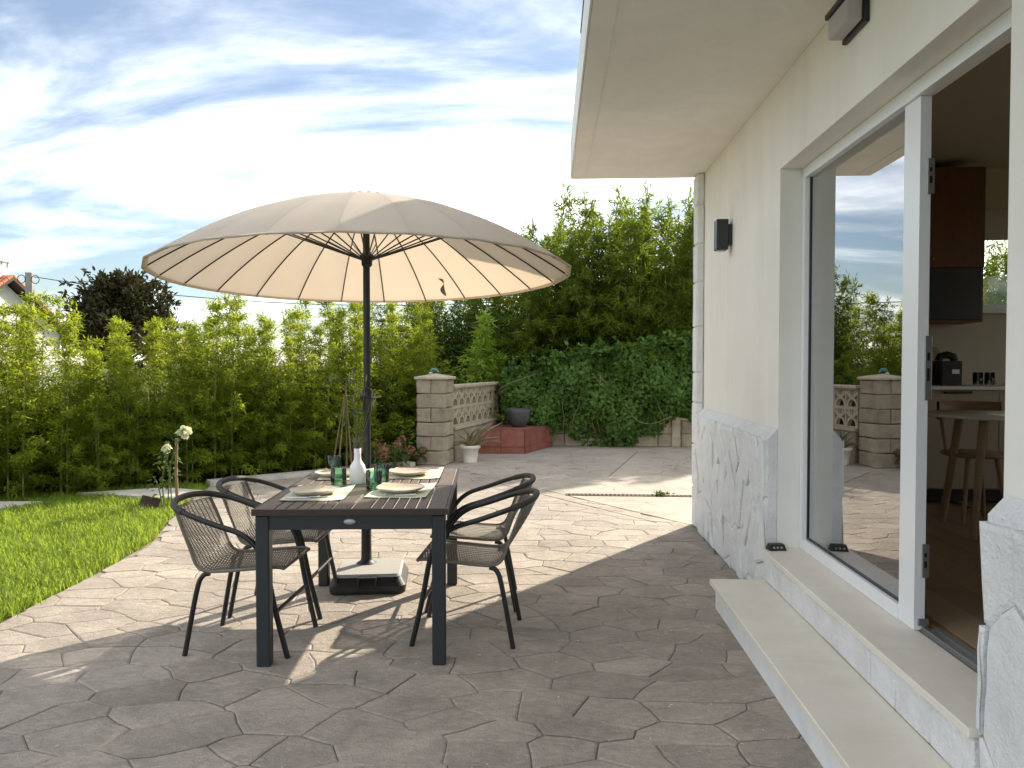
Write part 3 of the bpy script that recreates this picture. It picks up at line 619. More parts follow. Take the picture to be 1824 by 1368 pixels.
# wall lamp by the corner
wl = empty('wall_lamp', (WX, 5.72, 2.36), 0, 'slim black box sconce on the cream wall by the house corner', 'wall lamp')
b = MB(); b.bbox(-0.028, -0.001, -.045, .045, -.075, .075, .003); b.build('backplate', m_anth, wl)
b = MB(); b.bbox(-0.115, -0.029, -.05, .05, -.11, .11, .004); b.build('housing', m_anth, wl)
b = MB(); b.lathe([(0.032, 0), (0.032, .006)], 16); b.build('lens', m_diff, wl, (-.072, 0, -.117))
# bulkhead lamp above the door
bl = empty('bulkhead_lamp', (WX, 3.415, 2.905), 0, 'black framed bulkhead lamp with white diffuser above the sliding door', 'wall lamp')
b = MB(); b.bbox(-0.022, -0.001, -.125, .125, -.066, .085, .003); b.build('backplate', m_black, bl)
b = MB(); b.bbox(-0.100, -0.0225, -.120, .120, .042, .066, .003); b.build('hood', m_black, bl)
b = MB(); b.bbox(-0.09, -0.0225, -.108, .108, -.052, .0415, .006); b.build('diffuser', m_diff, bl)

# ================================================================== KITCHEN INSIDE
kc = empty('wall_cabinet', (3.0, 6.45, 1.75), 0, 'dark walnut wall cabinet with black lower niche in the kitchen', 'cabinet')
b = MB(); b.box(-.42, .42, -.17, .18, 0, 1.22); b.build('carcass', m_walnut, kc)
b = MB(); b.bbox(-.42, .418, -.19, -.1705, .43, 1.218, .002); b.build('door', m_walnut, kc)
b = MB(); b.bbox(-.40, .40, -.188, -.1705, .02, .425, .002); b.build('niche', m_black, kc)
b = MB(); b.lathe([(.012, 0), (.012, .01), (0, .014)], 10); b.build('knob', m_wood, kc, (.02, -.19, .5), (R(90), 0, 0))
bc = empty('kitchen_counter', (3.6, 6.3, .36), 0, 'beige kitchen base units with pale worktop along the back wall', 'counter')
b = MB(); b.box(-2.0, 2.2, -.28, .32, 0.1, .86); b.build('carcass', m_beige, bc)
b = MB(); b.box(-2.0, 2.2, -.22, .32, 0.0, .1); b.build('toe_kick', m_black, bc)
b = MB(); b.bbox(-2.0, 2.2, -.31, .325, .862, .89, .003); b.build('worktop', m_wtop, bc)
for i in range(7):
    b = MB(); x = -2.0 + i * .6; b.bbox(x + .002, x + .598, -.30, -.2805, .11, .83, .002); d = b.build('door', m_beige, bc)
    b = MB(); b.box(x + .2, x + .4, -.305, -.2805, .835, .85); b.build('handle', m_brown, d)
cm = empty('coffee_machine', (3.13, 6.25, 1.252), 0, 'rounded black coffee machine with a white tag on the worktop', 'coffee machine')
b = MB(); b.prism([(-.075 + .0, -.09), (.075, -.09), (.085, -.07), (.085, .12), (-.085, .12), (-.085, -.07)], 0, .19); b.build('body', m_plastic, cm)
b = MB(); b.tube([(-.06, 0, .19), (-.05, 0, .225), (0, 0, .24), (.05, 0, .225), (.06, 0, .19)], .03, 8); b.build('lid', m_plastic, cm)
b = MB(); b.box(.0, .055, -.0925, -.0905, .09, .125); b.build('tag', m_wtop, cm)
cb = MB(); cb.prism([(-.12, 0), (.12, 0), (.12, .26), (.09, .31), (-.09, .31), (-.12, .26)], -.01, .01); o = cb.build('chopping_board', m_wood, None, (3.12, 6.54, 1.253), (R(82), 0, 0)); tag(o, 'rounded wooden chopping board leaning behind the coffee machine', 'chopping board')
for i, x in enumerate((3.38, 3.47)):
    b = MB(); b.lathe([(.030, 0), (.036, .01), (.036, .10), (.034, .10), (.034, .012), (.0, .008)], 16); o = b.build('tumbler', m_pane2, None, (x, 6.26, 1.252))
    tag(o, ('clear tumbler on the worktop right beside the coffee machine', 'clear tumbler on the worktop farther from the coffee machine')[i], 'glass', 'tumblers on the kitchen worktop')
tbl = empty('round_table', (2.88, 4.98, .36), 0, 'round white topped kitchen table on splayed wooden legs', 'table')
b = MB(); b.lathe([(.40, .72), (.46, .725), (.475, .735), (.475, .742), (.0, .742)], 40); b.build('tabletop', m_wtop, tbl)
for a in (215, 305, 125, 35):
    c, s_ = math.cos(R(a)), math.sin(R(a)); b = MB(); b.tube([(.30 * c, .30 * s_, .718), (.40 * c, .40 * s_, 0)], [.026, .019], 10); b.build('leg', m_wood, tbl)
ch = empty('kitchen_chair', (2.86, 5.32, .36), 0, 'wooden kitchen chair with curved backrest tucked behind the round table', 'chair')
b = MB(); b.lathe([(.0, .44), (.19, .44), (.205, .452), (.2, .465), (0, .458)], 28); b.build('seat', m_wood, ch)
for a in (45, 135, 225, 315):
    c, s_ = math.cos(R(a)), math.sin(R(a)); b = MB(); b.tube([(.13 * c, .13 * s_, .44), (.21 * c, .21 * s_, 0)], [.017, .013], 8); b.build('leg', m_wood, ch)
b = MB()
pr = [(.23 * math.cos(R(a)), .23 * math.sin(R(a)), zz_) for zz_ in (.68, .80) for a in range(20, 161, 14)]; nn_ = len(range(20, 161, 14))
b.add(pr + [(x * .93, y * .93, z_) for x, y, z_ in pr], [(i, i + 1, nn_ + i + 1, nn_ + i) for i in range(nn_ - 1)] + [(2 * nn_ + nn_ + i, 2 * nn_ + nn_ + i + 1, 2 * nn_ + i + 1, 2 * nn_ + i) for i in range(nn_ - 1)] + [(nn_ + i, nn_ + i + 1, 3 * nn_ + i + 1, 3 * nn_ + i) for i in range(nn_ - 1)] + [(i + 1, i, 2 * nn_ + i, 2 * nn_ + i + 1) for i in range(nn_ - 1)], True)
b.build('backrest', m_wood, ch)
for a in (40, 140):
    c, s_ = math.cos(R(a)), math.sin(R(a)); b = MB(); b.tube([(.17 * c, .17 * s_, .45), (.22 * c, .22 * s_, .76)], .012, 8); b.build('back_post', m_wood, ch)

# ================================================================== DINING SET
TROT = R(4.6); TC = Vector((-0.985, 4.215, 0))
table = empty('dining_table', TC, TROT, 'dark metal garden dining table with slatted wooden top', 'table')
hl, hw = 0.70, 0.455
LX, LY = hw - .045, hl - .045
for sx in (-1, 1):
    for sy in (-1, 1):
        b = MB(); b.bbox(sx * LX - .032, sx * LX + .032, sy * LY - .032, sy * LY + .032, 0, .7135, .006); b.build('leg', m_anth, table)
b = MB(); b.box(-LX + .033, LX - .033, -LY - .024, -LY + .0, .645, .7135); ap = b.build('apron', m_anth, table)
b = MB(); b.lathe([(.0, 0), (.026, .001), (.028, .002), (.026, .005), (0, .006)], 20, sx=1, sy=.48); b.build('badge', m_badge, ap, (-.005, -LY - .0243, .682), (R(90), 0, 0))
b = MB(); b.box(-LX + .033, LX - .033, LY - .0, LY + .024, .645, .7135); b.build('apron', m_anth, table)
for sx in (-1, 1):
    b = MB(); b.box(sx * LX - .012, sx * LX + .012, -LY + .033, LY - .033, .645, .7135); b.build('apron', m_anth, table)
b = MB(); b.box(-hw, hw, -hl, -hl + .012, .715, .744); b.box(-hw, hw, hl - .012, hl, .715, .744); b.box(-hw, -hw + .010, -hl + .012, hl - .012, .715, .744); b.box(hw - .010, hw, -hl + .012, hl - .012, .715, .744)
b.box(-hw + .010, hw - .010, -hl + .012, -hl + .03, .715, .735); b.box(-hw + .010, hw - .010, hl - .03, hl - .012, .715, .735); b.box(-.3, .3, -.03, .03, .7155, .728)
b.build('top_frame', m_edge, table)
def board(x0, x1, y0, y1, z=.745):
    b = MB(); b.bbox(x0, x1, y0, y1, .7355, z, .0025); o = b.build('slat', m_slat, table); return o
gp = .007; xi = hw - .012
for s_ in (-1, 1):
    board(*(sorted((s_ * xi, s_ * (xi - .085)))), -hl + .014, -.042); board(*(sorted((s_ * xi, s_ * (xi - .085)))), .042, hl - .014)
    x = xi - .085 - gp
    for k in range(5):
        for yy in ((-hl + .014, -.042), (.042, hl - .014)):
            board(*(sorted((s_ * x, s_ * (x - .046)))), *yy)
        x -= .046 + gp
    for yy in ((-hl + .014, -.042), (.042, hl - .014)): board(*(sorted((s_ * x, s_ * .004))), *yy)
board(-xi, xi, -.038, .038, .747)

# things on the table
def on_table(lx, ly): 
    v = Matrix.Rotation(TROT, 3, 'Z') @ Vector((lx, ly, 0)); return (TC.x + v.x, TC.y + v.y)
ZT = 0.7475
settings = [(-1.214, 3.90, -1.20, 3.94, 2), (-0.781, 3.98, -0.785, 4.04, -3), (-1.275, 4.53, -1.23, 4.62, 5), (-0.85, 4.60, -0.82, 4.68, 0)]
WHO = ['front left corner beside the metal badge', 'front right corner beside the house-side chair', 'far left corner beside the lawn-side chair', 'far right corner nearest the stone pillar']
WHO2 = ['at the near end on the lawn side', 'at the near end on the house side', 'at the far end on the lawn side', 'at the far end on the house side']
pm = MB(); NXm, NYm = 6, 8
vs = []; r = random.Random(4)
for j in range(NYm + 1):
    for i in range(NXm + 1): 
        x = -.155 + .31 * i / NXm; y = -.235 + .47 * j / NYm; vs.append((x, y, .0016 + .0012 * math.sin(x * 21 + y * 13) + (.004 if (i in (0, NXm) and j in (0, NYm)) else 0)))
pm.add(vs, [(j * (NXm + 1) + i, j * (NXm + 1) + i + 1, (j + 1) * (NXm + 1) + i + 1, (j + 1) * (NXm + 1) + i) for j in range(NYm) for i in range(NXm)], True)
bound = [i for i in range(NXm)] 
pm_me = pm.mesh('placemat', m_mat)
pb = MB(); pb.lathe([(0, .004), (.07, .004), (.076, .0), (.082, .001), (.105, .010), (.122, .021), (.1245, .024), (.122, .0245), (.104, .0155), (.085, .0105), (.0, .0095)], 40)
for v_i in range(len(pb.v)):
    x, y, z_ = pb.v[v_i]; a = math.atan2(y, x); rr = math.hypot(x, y); k = 1 + .012 * math.sin(3 * a + 1) + .008 * math.sin(7 * a); pb.v[v_i] = (x * k, y * k, z_ + .0015 * math.sin(4 * a) * (rr / .12))
plate_me = pb.mesh('plate', m_plate)
rm = MB(); rp = [(.1245 * (1 + .012 * math.sin(3 * a + 1) + .008 * math.sin(7 * a)) * math.cos(a), .1245 * (1 + .012 * math.sin(3 * a + 1) + .008 * math.sin(7 * a)) * math.sin(a), .0243 + .0015 * math.sin(4 * a)) for a in [2 * math.pi * k / 40 for k in range(40)]]
rm.tube(rp, .0022, 6, closed=True); rim_me = rm.mesh('rim', m_rim)
fk = MB(); fk.tube([(0, -.10, .004), (0, -.03, .003), (0, .03, .005), (0, .05, .006)], [.004, .003, .0025, .006], 6)
for i in range(4): fk.tube([(-.0075 + i * .005, .05, .006), (-.0075 + i * .005, .07, .004), (-.0075 + i * .005, .098, .007)], .0011, 4)
fork_me = fk.mesh('fork', m_steel)
kn = MB(); kn.tube([(0, -.11, .004), (0, -.05, .004), (0, 0, .004)], [.005, .0045, .004], 6); kn.add([(-.002, 0, .003), (.008, .0, .003), (.007, .09, .003), (-.002, .105, .003), (-.002, 0, .005), (.006, .0, .0045), (.005, .085, .0045), (-.002, .105, .005)], [(3, 2, 1, 0), (4, 5, 6, 7), (0, 1, 5, 4), (1, 2, 6, 5), (2, 3, 7, 6), (3, 0, 4, 7)])
knife_me = kn.mesh('knife', m_steel)
for i, (px, py, mx_, my, rot) in enumerate(settings):
    side = -1 if i in (0, 2) else 1
    o = inst('placemat', pm_me, None, (mx_, my, ZT), (0, 0, TROT + R(rot))); tag(o, 'pale green striped placemat ' + WHO2[i], 'placemat', 'placemats on the dining table')
    t = empty('dinner_plate', (px, py, ZT + .004), R(40 * i), 'shallow cream stoneware plate ' + WHO2[i], 'plate', 'plates on the placemats')
    inst('dish', plate_me, t); inst('rim', rim_me, t)
    lx = -.165 if side > 0 else .165
    fkx, kny = (mx_, my - .17 * (1))
    f_ = inst('fork', fork_me, None, (mx_ + .0, my - .165 if i < 2 else my + .165, ZT + .003), (0, 0, R(-78 if side < 0 else 100))); tag(f_, 'steel fork beside the plate ' + WHO2[i], 'fork', 'forks on the placemats')
    f_ = inst('knife', knife_me, None, (mx_ + .0, my - .195 if i < 2 else my + .195, ZT + .003), (0, 0, R(-82 if side < 0 else 96))); tag(f_, 'steel knife beside the fork ' + WHO2[i], 'knife', 'knives on the placemats')
gb = MB(); gb.lathe([(0, 0), (.034, 0), (.041, .004), (.0425, .012), (.0425, .10), (.0415, .1012), (.0402, .10), (.0402, .014), (.037, .008), (0, .007)], 28); glass_me = gb.mesh('tumbler', m_gglass)
for i, (x, y) in enumerate([(-1.155, 4.14), (-.94, 4.055), (-1.335, 4.69), (-.955, 4.31)]):
    o = inst('tumbler', glass_me, None, (x, y, ZT + .001)); tag(o, ['green glass tumbler on slats left of the white vase', 'green glass tumbler right beside the near house-side plate', 'green glass tumbler at the back edge behind the far lawn-side plate', 'green glass tumbler right of the vase by the far house-side placemat'][i], 'glass', 'green tumblers on the table')
vz = empty('bud_vase', (-1.08, 4.26, ZT), 0, 'white bottle shaped vase in the middle of the table', 'vase')
b = MB(); b.lathe([(0, .002), (.043, 0), (.046, .005), (.0455, .08), (.041, .102), (.028, .12), (.0205, .135), (.019, .16), (.0195, .198), (.0165, .198), (.016, .15), (0, .14)], 32); b.build('body', m_porc, vz)
fl = empty('dried_bouquet', (-1.08, 4.26, ZT + .15), 0, 'dried lavender stems with grey green sprigs standing in the white vase', 'flowers')
r = random.Random(12)
ends = [(-.03, .02, .46), (-.045, -.01, .41), (-.012, .01, .36), (.055, 0, .42), (.085, .02, .33), (.10, -.01, .28), (-.02, 0, .3)]
for e in ends:
    b = MB(); b.tube([(0, 0, 0), (e[0] * .3, e[1] * .3, e[2] * .45), (e[0] * .9, e[1], e[2])], [.0012, .0011, .0008], 5); b.build('stem', m_sprig, fl)
    b = MB(); b.tube([(e[0] * .9, e[1], e[2]), (e[0] * .95, e[1], e[2] + .018), (e[0], e[1], e[2] + .042)], [.002, .0065, .002], 6); b.build('flower_head', m_laven, fl)
rs = np.random.RandomState(8); n = 130
P = np.stack([rs.normal(0, .006, n), rs.normal(0, .006, n), rs.uniform(.03, .06, n)], 1); D = np.stack([rs.normal(0, .35, n), rs.normal(0, .35, n), np.ones(n)], 1)
inst('sprig', leaves('sprig', P, D, rs.normal(0, 1, (n, 3)), rs.uniform(.05, .10, n), rs.uniform(.002, .004, n), m_sprig, 'bamboo'), fl)['kind'] = 'stuff'

# chairs ---------------------------------------------------------------------
def bez(pts, n=8):
    """Catmull-Rom through points"""
    P = [Vector(p) for p in pts]; o = []
    for i in range(len(P) - 1):
        a, b_, c, d = P[max(i - 1, 0)], P[i], P[i + 1], P[min(i + 2, len(P) - 1)]
        for k in range(n):
            t = k / n; o.append(0.5 * ((2 * b_) + (c - a) * t + (2 * a - 5 * b_ + 4 * c - d) * t * t + (3 * b_ - a - 3 * c + d) * t ** 3))
    o.append(P[-1]); return o
def make_chair(label):
    """faces +x; origin on the ground under the seat"""
    t = empty('bistro_chair', (0, 0, 0), 0, label, 'chair', 'woven chairs at the dining table')
    half = [(.262, .222, 0), (.205, .232, .24), (.165, .238, .44), (.125, .242, .535), (.045, .247, .605), (-.08, .25, .648), (-.20, .245, .69), (-.30, .195, .722), (-.345, .10, .735), (-.355, 0, .738)]
    full = bez(half + [(x, -y, z_) for x, y, z_ in half[-2::-1]], 5)
    a = MB(); a.tube(full, .0135, 10); a.build('arm_frame', m_black, t)
    wr = [p for p in full if p.z > .70]; a = MB(); a.tube(wr, .0162, 10); a.build('arm_wrap', m_wrap, t)
    for s_ in (-1, 1):
        a = MB(); a.tube(bez([(-.13, s_ * .195, .40), (-.165, s_ * .20, .385), (-.192, s_ * .206, .31), (-.25, s_ * .215, 0)], 5), .0125, 10); a.build('leg', m_black, t)
    a = MB(); a.tube([(.208, .231, .225), (.208, -.231, .225)], .0095, 8); a.build('stretcher', m_black, t)
    # seat shell profile, front lip to top of the back: (x, z, half width, bow)
    prof = [(.236, .428, .196, 0), (.222, .433, .199, .004), (.17, .434, .203, .008), (.05, .424, .207, .012), (-.08, .413, .207, .012), (-.155, .415, .205, .010), (-.195, .445, .203, .006), (-.225, .52, .200, -.02), (-.265, .62, .198, -.045), (-.30, .705, .19, -.055)]
    cur = bez([(p[0], p[1], p[2]) for p in prof], 14); bow = bez([(p[3], i, 0) for i, p in enumerate(prof)], 14)
    # resample by arc length
    L_ = [0.0]
    for i in range(1, len(cur)): L_.append(L_[-1] + math.hypot(cur[i].x - cur[i - 1].x, cur[i].y - cur[i - 1].y))
    def at(s):
        i = int(np.searchsorted(L_, s)); i = min(max(i, 1), len(L_) - 1); k = (s - L_[i - 1]) / max(L_[i] - L_[i - 1], 1e-9)
        return cur[i - 1].lerp(cur[i], k), bow[i - 1].x + (bow[i].x - bow[i - 1].x) * k
    def pt(s, u):
        c, bw = at(s); e = (1 - u * u)
        if bw >= 0: return Vector((c.x, u * c.z, c.y - bw * e * 1.2))
        return Vector((c.x + bw * e * 0.9, u * c.z, c.y))
    seat = MB(); back = MB(); s = 0.004; k = 0; Lb = L_[-1]; cut = .46
    while s < Lb:
        mb = seat if s < cut else back
        path = [pt(s, u) + (pt(min(s + .01, Lb), u) - pt(max(s - .01, 0), u)).normalized().cross(Vector((0, 1, 0))) * (.0022 * (1 if (k + j) % 2 else -1)) for j, u in enumerate(np.linspace(-.97, .97, 13))]
        mb.tube(path, .0024, 4, caps=False); s += .0066; k += 1
    for u in np.linspace(-.85, .85, 12):
        seat.tube([pt(q, u) for q in np.linspace(.005, cut, 20)], .0022, 4, caps=False)
        back.tube([pt(q, u) for q in np.linspace(cut, Lb - .002, 14)], .0022, 4, caps=False)
    tag(seat.build('seat_weave', m_wick, t), kind='stuff'); tag(back.build('back_weave', m_wick, t), kind='stuff')
    for s_ in (-1, 1):
        a = MB(); a.tube([pt(q, s_) for q in np.linspace(.0, Lb, 46)], .0085, 8); a.build('edge_rail', m_wick, t)
    a = MB(); a.tube([pt(.0, u) for u in np.linspace(-1, 1, 9)], .0085, 8); a.build('front_rail', m_wick, t)
    return t
CH = [('woven grey bistro chair on the lawn side of the table, at the badge end', (-1.525, 3.84, 0), 0),
      ('woven grey bistro chair on the lawn side of the table, beside the umbrella base', (-1.545, 4.40, 0), 2),
      ('woven grey bistro chair on the house side of the table, at the badge end', (-.425, 4.02, 0), 178),
      ('woven grey bistro chair on the house side of the table, at the far end', (-.455, 4.57, 0), 183)]
c0 = make_chair(CH[0][0])
for i, (lb, loc, rz) in enumerate(CH):
    o = c0 if i == 0 else copy_tree(c0)
    o['label'] = lb; o.location = loc; o.rotation_euler = (0, 0, R(rz))

# umbrella ----------------------------------------------------------------------
UB = Vector((-1.19, 4.95, 0))
umb = empty('garden_umbrella', UB, 0, 'large round beige parasol with black ribs over the dining table', 'umbrella')
b = MB(); b.tube([(0, 0, .125), (0, 0, 1.6), (0, 0, 2.475)], .0225, 14); b.build('pole', m_black, umb)
hs_ = MB(); hs_.lathe([(.024, 1.10), (.031, 1.11), (.031, 1.17), (.045, 1.19), (.047, 1.215), (.040, 1.245), (.025, 1.26)], 18); hs_.build('crank_housing', m_black, umb)
b = MB(); b.tube([(.035, -.02, 1.205), (.075, -.03, 1.205), (.10, -.03, 1.21)], .004, 6); b.build('crank_handle', m_zinc, umb)
TILT = (R(-2.6), R(-0.9), R(3.0))
RC, NR = 1.32, 24
def zc(r_): return -0.485 * (r_ / RC) ** 1.88
can = empty('canopy', (0, 0, 2.475)); can.parent = umb; can.rotation_euler = TILT
pan = MB(); NRr, NA = 14, 6; vs = []; half = math.pi / NR
for i in range(NRr + 1):
    r_ = .05 + (RC - .05) * i / NRr
    for j in range(NA + 1):
        ph = -half + 2 * half * j / NA
        rr = r_ * math.cos(half) / math.cos(ph); sag = -.010 * (r_ / RC) * math.sin(math.pi * j / NA) + .0035 * math.sin(r_ * 9 + j) * math.sin(math.pi * j / NA)
        vs.append((rr * math.cos(ph), rr * math.sin(ph), zc(rr) + sag))
pan.add(vs, [(i * (NA + 1) + j, (i + 1) * (NA + 1) + j, (i + 1) * (NA + 1) + j + 1, i * (NA + 1) + j + 1) for i in range(NRr) for j in range(NA)], True)
panel_me = pan.mesh('canopy_panel', m_canvas)
hm = MB(); vs = []
for j in range(NA + 1):
    ph = -half + 2 * half * j / NA; r0 = RC * math.cos(half) / math.cos(ph)
    for (dr, dz) in ((0.001, .002), (.002, -.010), (-.03, .006)): vs.append(((r0 + dr) * math.cos(ph), (r0 + dr) * math.sin(ph), zc(r0) + dz - .010 * math.sin(math.pi * j / NA) - (.004 if dr < 0 else 0)))
hm.add(vs, [(3 * j, 3 * j + 1, 3 * j + 4, 3 * j + 3) for j in range(NA)] + [(3 * j + 1, 3 * j + 2, 3 * j + 5, 3 * j + 4) for j in range(NA)], True)
hem_me = hm.mesh('hem', m_canvas)
rb_ = MB(); rb_.tube([(r_, 0, zc(r_) - .012) for r_ in np.linspace(.045, RC - .01, 14)], .0052, 6); rib_me = rb_.mesh('rib', m_black)
sb_ = MB(); sb_.tube([(.03, 0, -.385), (.66, 0, zc(.66) - .016)], .0045, 6); strut_me = sb_.mesh('strut', m_black)
for k in range(NR):
    a = 2 * math.pi * (k + .3) / NR
    inst('canopy_panel', panel_me, can, None, (0, 0, a + half)); inst('hem', hem_me, can, None, (0, 0, a + half))
    inst('rib', rib_me, can, None, (0, 0, a)); inst('strut', strut_me, can, None, (0, 0, a))
b = MB(); b.lathe([(.024, -.43), (.034, -.42), (.036, -.39), (.045, -.375), (.045, -.355), (.03, -.345), (.0235, -.33)], 20); b.build('hub', m_black, can)
b = MB(); b.lathe([(.024, -.045), (.05, -.03), (.05, -.012), (.0, -.01)], 20); b.build('crown_hub', m_black, can)
vp = MB(); nv = 96; rings = [(.0, .045), (.04, .04), (.12, .022), (.2, .004), (.225, -.004), (.228, -.02)]; vs = []
for r_, z_ in rings:
    for k in range(nv):
        a = 2 * math.pi * k / nv; f_ = (r_ / .225) ** 2; vs.append((r_ * math.cos(a), r_ * math.sin(a), z_ + .007 * f_ * math.cos(a * NR)))
vp.add(vs, [(i * nv + k, (i + 1) * nv + k, (i + 1) * nv + (k + 1) % nv, i * nv + (k + 1) % nv) for i in range(len(rings) - 1) for k in range(nv)], True); vp.build('vent_cap', m_canvas, can)
sp_ = MB(); pts = bez([(0, 0, 0), (.018, 0, -.03), (.012, .01, -.07), (.03, .0, -.11)], 5); vs = []
for i, p in enumerate(pts): vs += [(p.x - .014 * math.cos(i * .3), p.y - .014 * math.sin(i * .3), p.z), (p.x + .014 * math.cos(i * .3), p.y + .014 * math.sin(i * .3), p.z)]
sp_.add(vs, [(2 * i, 2 * i + 1, 2 * i + 3, 2 * i + 2) for i in range(len(pts) - 1)], True); sp_.build('tie_strap', m_strap, can, (.38, 1.03, zc(1.1) - .005)).scale = (1.3, 1.3, 1.25)
ub = empty('umbrella_base', (-1.155, 4.87, 0), R(8), 'square black parasol foot with pale granite top plate and carrying recess', 'umbrella base'); ub.scale = (.94, .94, 1)
b = MB()
def rsq(h_, rad, z_, n=5): return [(sx * (h_ - rad) + rad * math.cos(a), sy * (h_ - rad) + rad * math.sin(a), z_) for sx, sy, a0 in ((1, 1, 0), (-1, 1, 90), (-1, -1, 180), (1, -1, 270)) for a in [R(a0 + 90 * k / n) for k in range(n + 1)]]
rg = [rsq(.245, .06, .0), rsq(.25, .06, .02), rsq(.25, .06, .05), rsq(.215, .05, .10)]; m_ = len(rg[0])
# front recess is left out of the skirt by pulling its vertices in
b.add([p for q_ in rg for p in q_], [(i * m_ + k, i * m_ + (k + 1) % m_, (i + 1) * m_ + (k + 1) % m_, (i + 1) * m_ + k) for i in range(3) for k in range(m_)] + [tuple(range(3 * m_, 4 * m_))]); b.build('skirt', m_plastic, ub)
b = MB(); p1 = rsq(.218, .045, .1); p2 = rsq(.206, .04, .118); m_ = len(p1); b.add(p1 + p2, [(k, (k + 1) % m_, m_ + (k + 1) % m_, m_ + k) for k in range(m_)] + [tuple(range(m_, 2 * m_))]); b.build('top_plate', m_granite, ub)
b = MB(); b.box(-.062, .062, -.262, -.228, .035, .0425); b.box(-.062, -.05, -.258, -.2, .0425, .108); b.box(.05, .062, -.258, -.2, .0425, .108); b.box(-.05, .05, -.258, -.2, .1, .108); b.build('grip_recess', m_plastic, ub)
b = MB(); b.lathe([(.07, .118), (.06, .124), (.042, .135), (.036, .15), (.034, .33), (.034, .37)], 20, (-.035, .09, 0)); b.build('sleeve', m_plastic, ub)
b = MB(); b.lathe([(.034, .37), (.044, .375), (.046, .385), (.046, .405), (.042, .41), (.042, .45), (.036, .46), (.024, .462)], 20, (-.035, .09, 0)); b.build('collar', m_plastic, ub)

# drain in the forecourt
dr = empty('drain_channel', (.166, 8.33, 0), R(-1.5), 'narrow rusty slotted drain channel across the concrete', 'drain')
b = MB(); b.box(0, 1.42, -.055, -.045, -.03, .005); b.box(0, 1.42, .045, .055, -.03, .005); b.box(0, 1.42, -.045, .045, .0012, .0016); b.build('channel', m_black, dr)
br_ = MB(); br_.box(-.011, .011, -.045, .045, .0018, .004); bar_me = br_.mesh('bar', m_rust)
for i in range(32): inst('bar', bar_me, dr, (.02 + i * .0445, 0, 0))
rs = np.random.RandomState(5); n = 60
P = np.stack([rs.normal(1.19, .05, n), rs.normal(8.32, .02, n), rs.uniform(0.0, .03, n)], 1); D = rs.normal(0, 1, (n, 3)); D[:, 2] = np.abs(D[:, 2])
o = inst('weed', leaves('weed', P, D, rs.normal(0, 1, (n, 3)), rs.uniform(.03, .05, n), rs.uniform(.012, .02, n), m_leaf)); tag(o, 'small green weed growing out of the drain slots', 'weed')

# ================================================================== GARDEN WALLS
ang = math.atan2(13.25 - 10.95, -0.87 + 1.42)       # run of the screen wall
dirw = Vector((math.cos(ang), math.sin(ang), 0)); rzw = ang - math.pi / 2
pil = empty('stone_pillar', (-1.63, 10.86, 0), rzw * 0.75, 'split faced concrete block pillar with flat cap at the patio edge', 'pillar')
for c in range(6):
    hh = .198
    if c % 2 == 0:
        o = rough_box(.42, .42, hh - .006, .011, c + 1); o.build('block', m_block, pil, (0, 0, c * .2 + hh / 2))
    else:
        for s_ in (-1, 1):
            o = rough_box(.207, .42, hh - .006, .011, c * 5 + s_ + 9); o.build('block', m_block, pil, (s_ * .1055, 0, c * .2 + hh / 2))
b = MB(); b.bbox(-.237, .237, -.237, .237, 1.2, 1.238, .008); b.add([(-.225, -.225, 1.238), (.225, -.225, 1.238), (.225, .225, 1.238), (-.225, .225, 1.238), (0, 0, 1.285)], [(0, 1, 4), (1, 2, 4), (2, 3, 4), (3, 0, 4)]); b.build('cap', m_breeze, pil)
orn = empty('garden_ornament', (-1.65, 10.86, 1.283), R(-12), 'small blue green curved ornament on the pillar cap', 'ornament'); orn.scale = (.7, .7, .7)
b = MB(); b.tube(bez([(-.07, 0, .0), (-.06, 0, .05), (-.01, 0, .085), (.05, 0, .075), (.085, 0, .04)], 5), [.024] * 6 + [.03] * 6 + [.026] * 5 + [.014] * 4, 10); b.build('body', m_blue, orn)
b = MB(); b.lathe([(.0, 0), (.045, 0), (.035, .015), (.02, .03), (0, .035)], 14); b.build('foot', m_wpot, orn, (-.07, 0, -.002))
b = MB(); b.tube([(.08, 0, .045), (.095, 0, .035), (.115, 0, .03)], [.012, .009, .003], 6); b.build('beak', m_rim, orn)
# breeze block
def breeze():
    b = MB(); s_ = .14; d = .035
    for (x0, x1, z0, z1) in ((-s_, s_, 0, .02), (-s_, s_, .26, .28), (-s_, -s_ + .014, .02, .26), (s_ - .014, s_, .02, .26)): b.box(x0, x1, -d, d, z0, z1)
    def rib(pts, wd=.018):
        for i in range(len(pts) - 1):
            a, c = Vector(pts[i]), Vector(pts[i + 1]); e = (c - a).normalized(); nn = Vector((-e.y, e.x)) * wd
            q = [a - nn, c - nn, c + nn, a + nn]
            b.add([(p.x, -d + .004, p.y) for p in q] + [(p.x, d - .004, p.y) for p in q], [(0, 1, 2, 3), (7, 6, 5, 4), (0, 4, 5, 1), (1, 5, 6, 2), (2, 6, 7, 3), (3, 7, 4, 0)])
    rib([(.115 * math.cos(R(a)), .02 + .125 * math.sin(R(a))) for a in range(0, 181, 30)])
    for sx in (-1, 1):
        rib([(0, .145), (sx * .045, .19), (sx * .075, .262)]); rib([(0, .145), (sx * .085, .19), (sx * .127, .245)])
    rib([(0, .145), (0, .262)], .009)
    return b.mesh('breeze_block', m_breeze)
breeze_me = breeze()
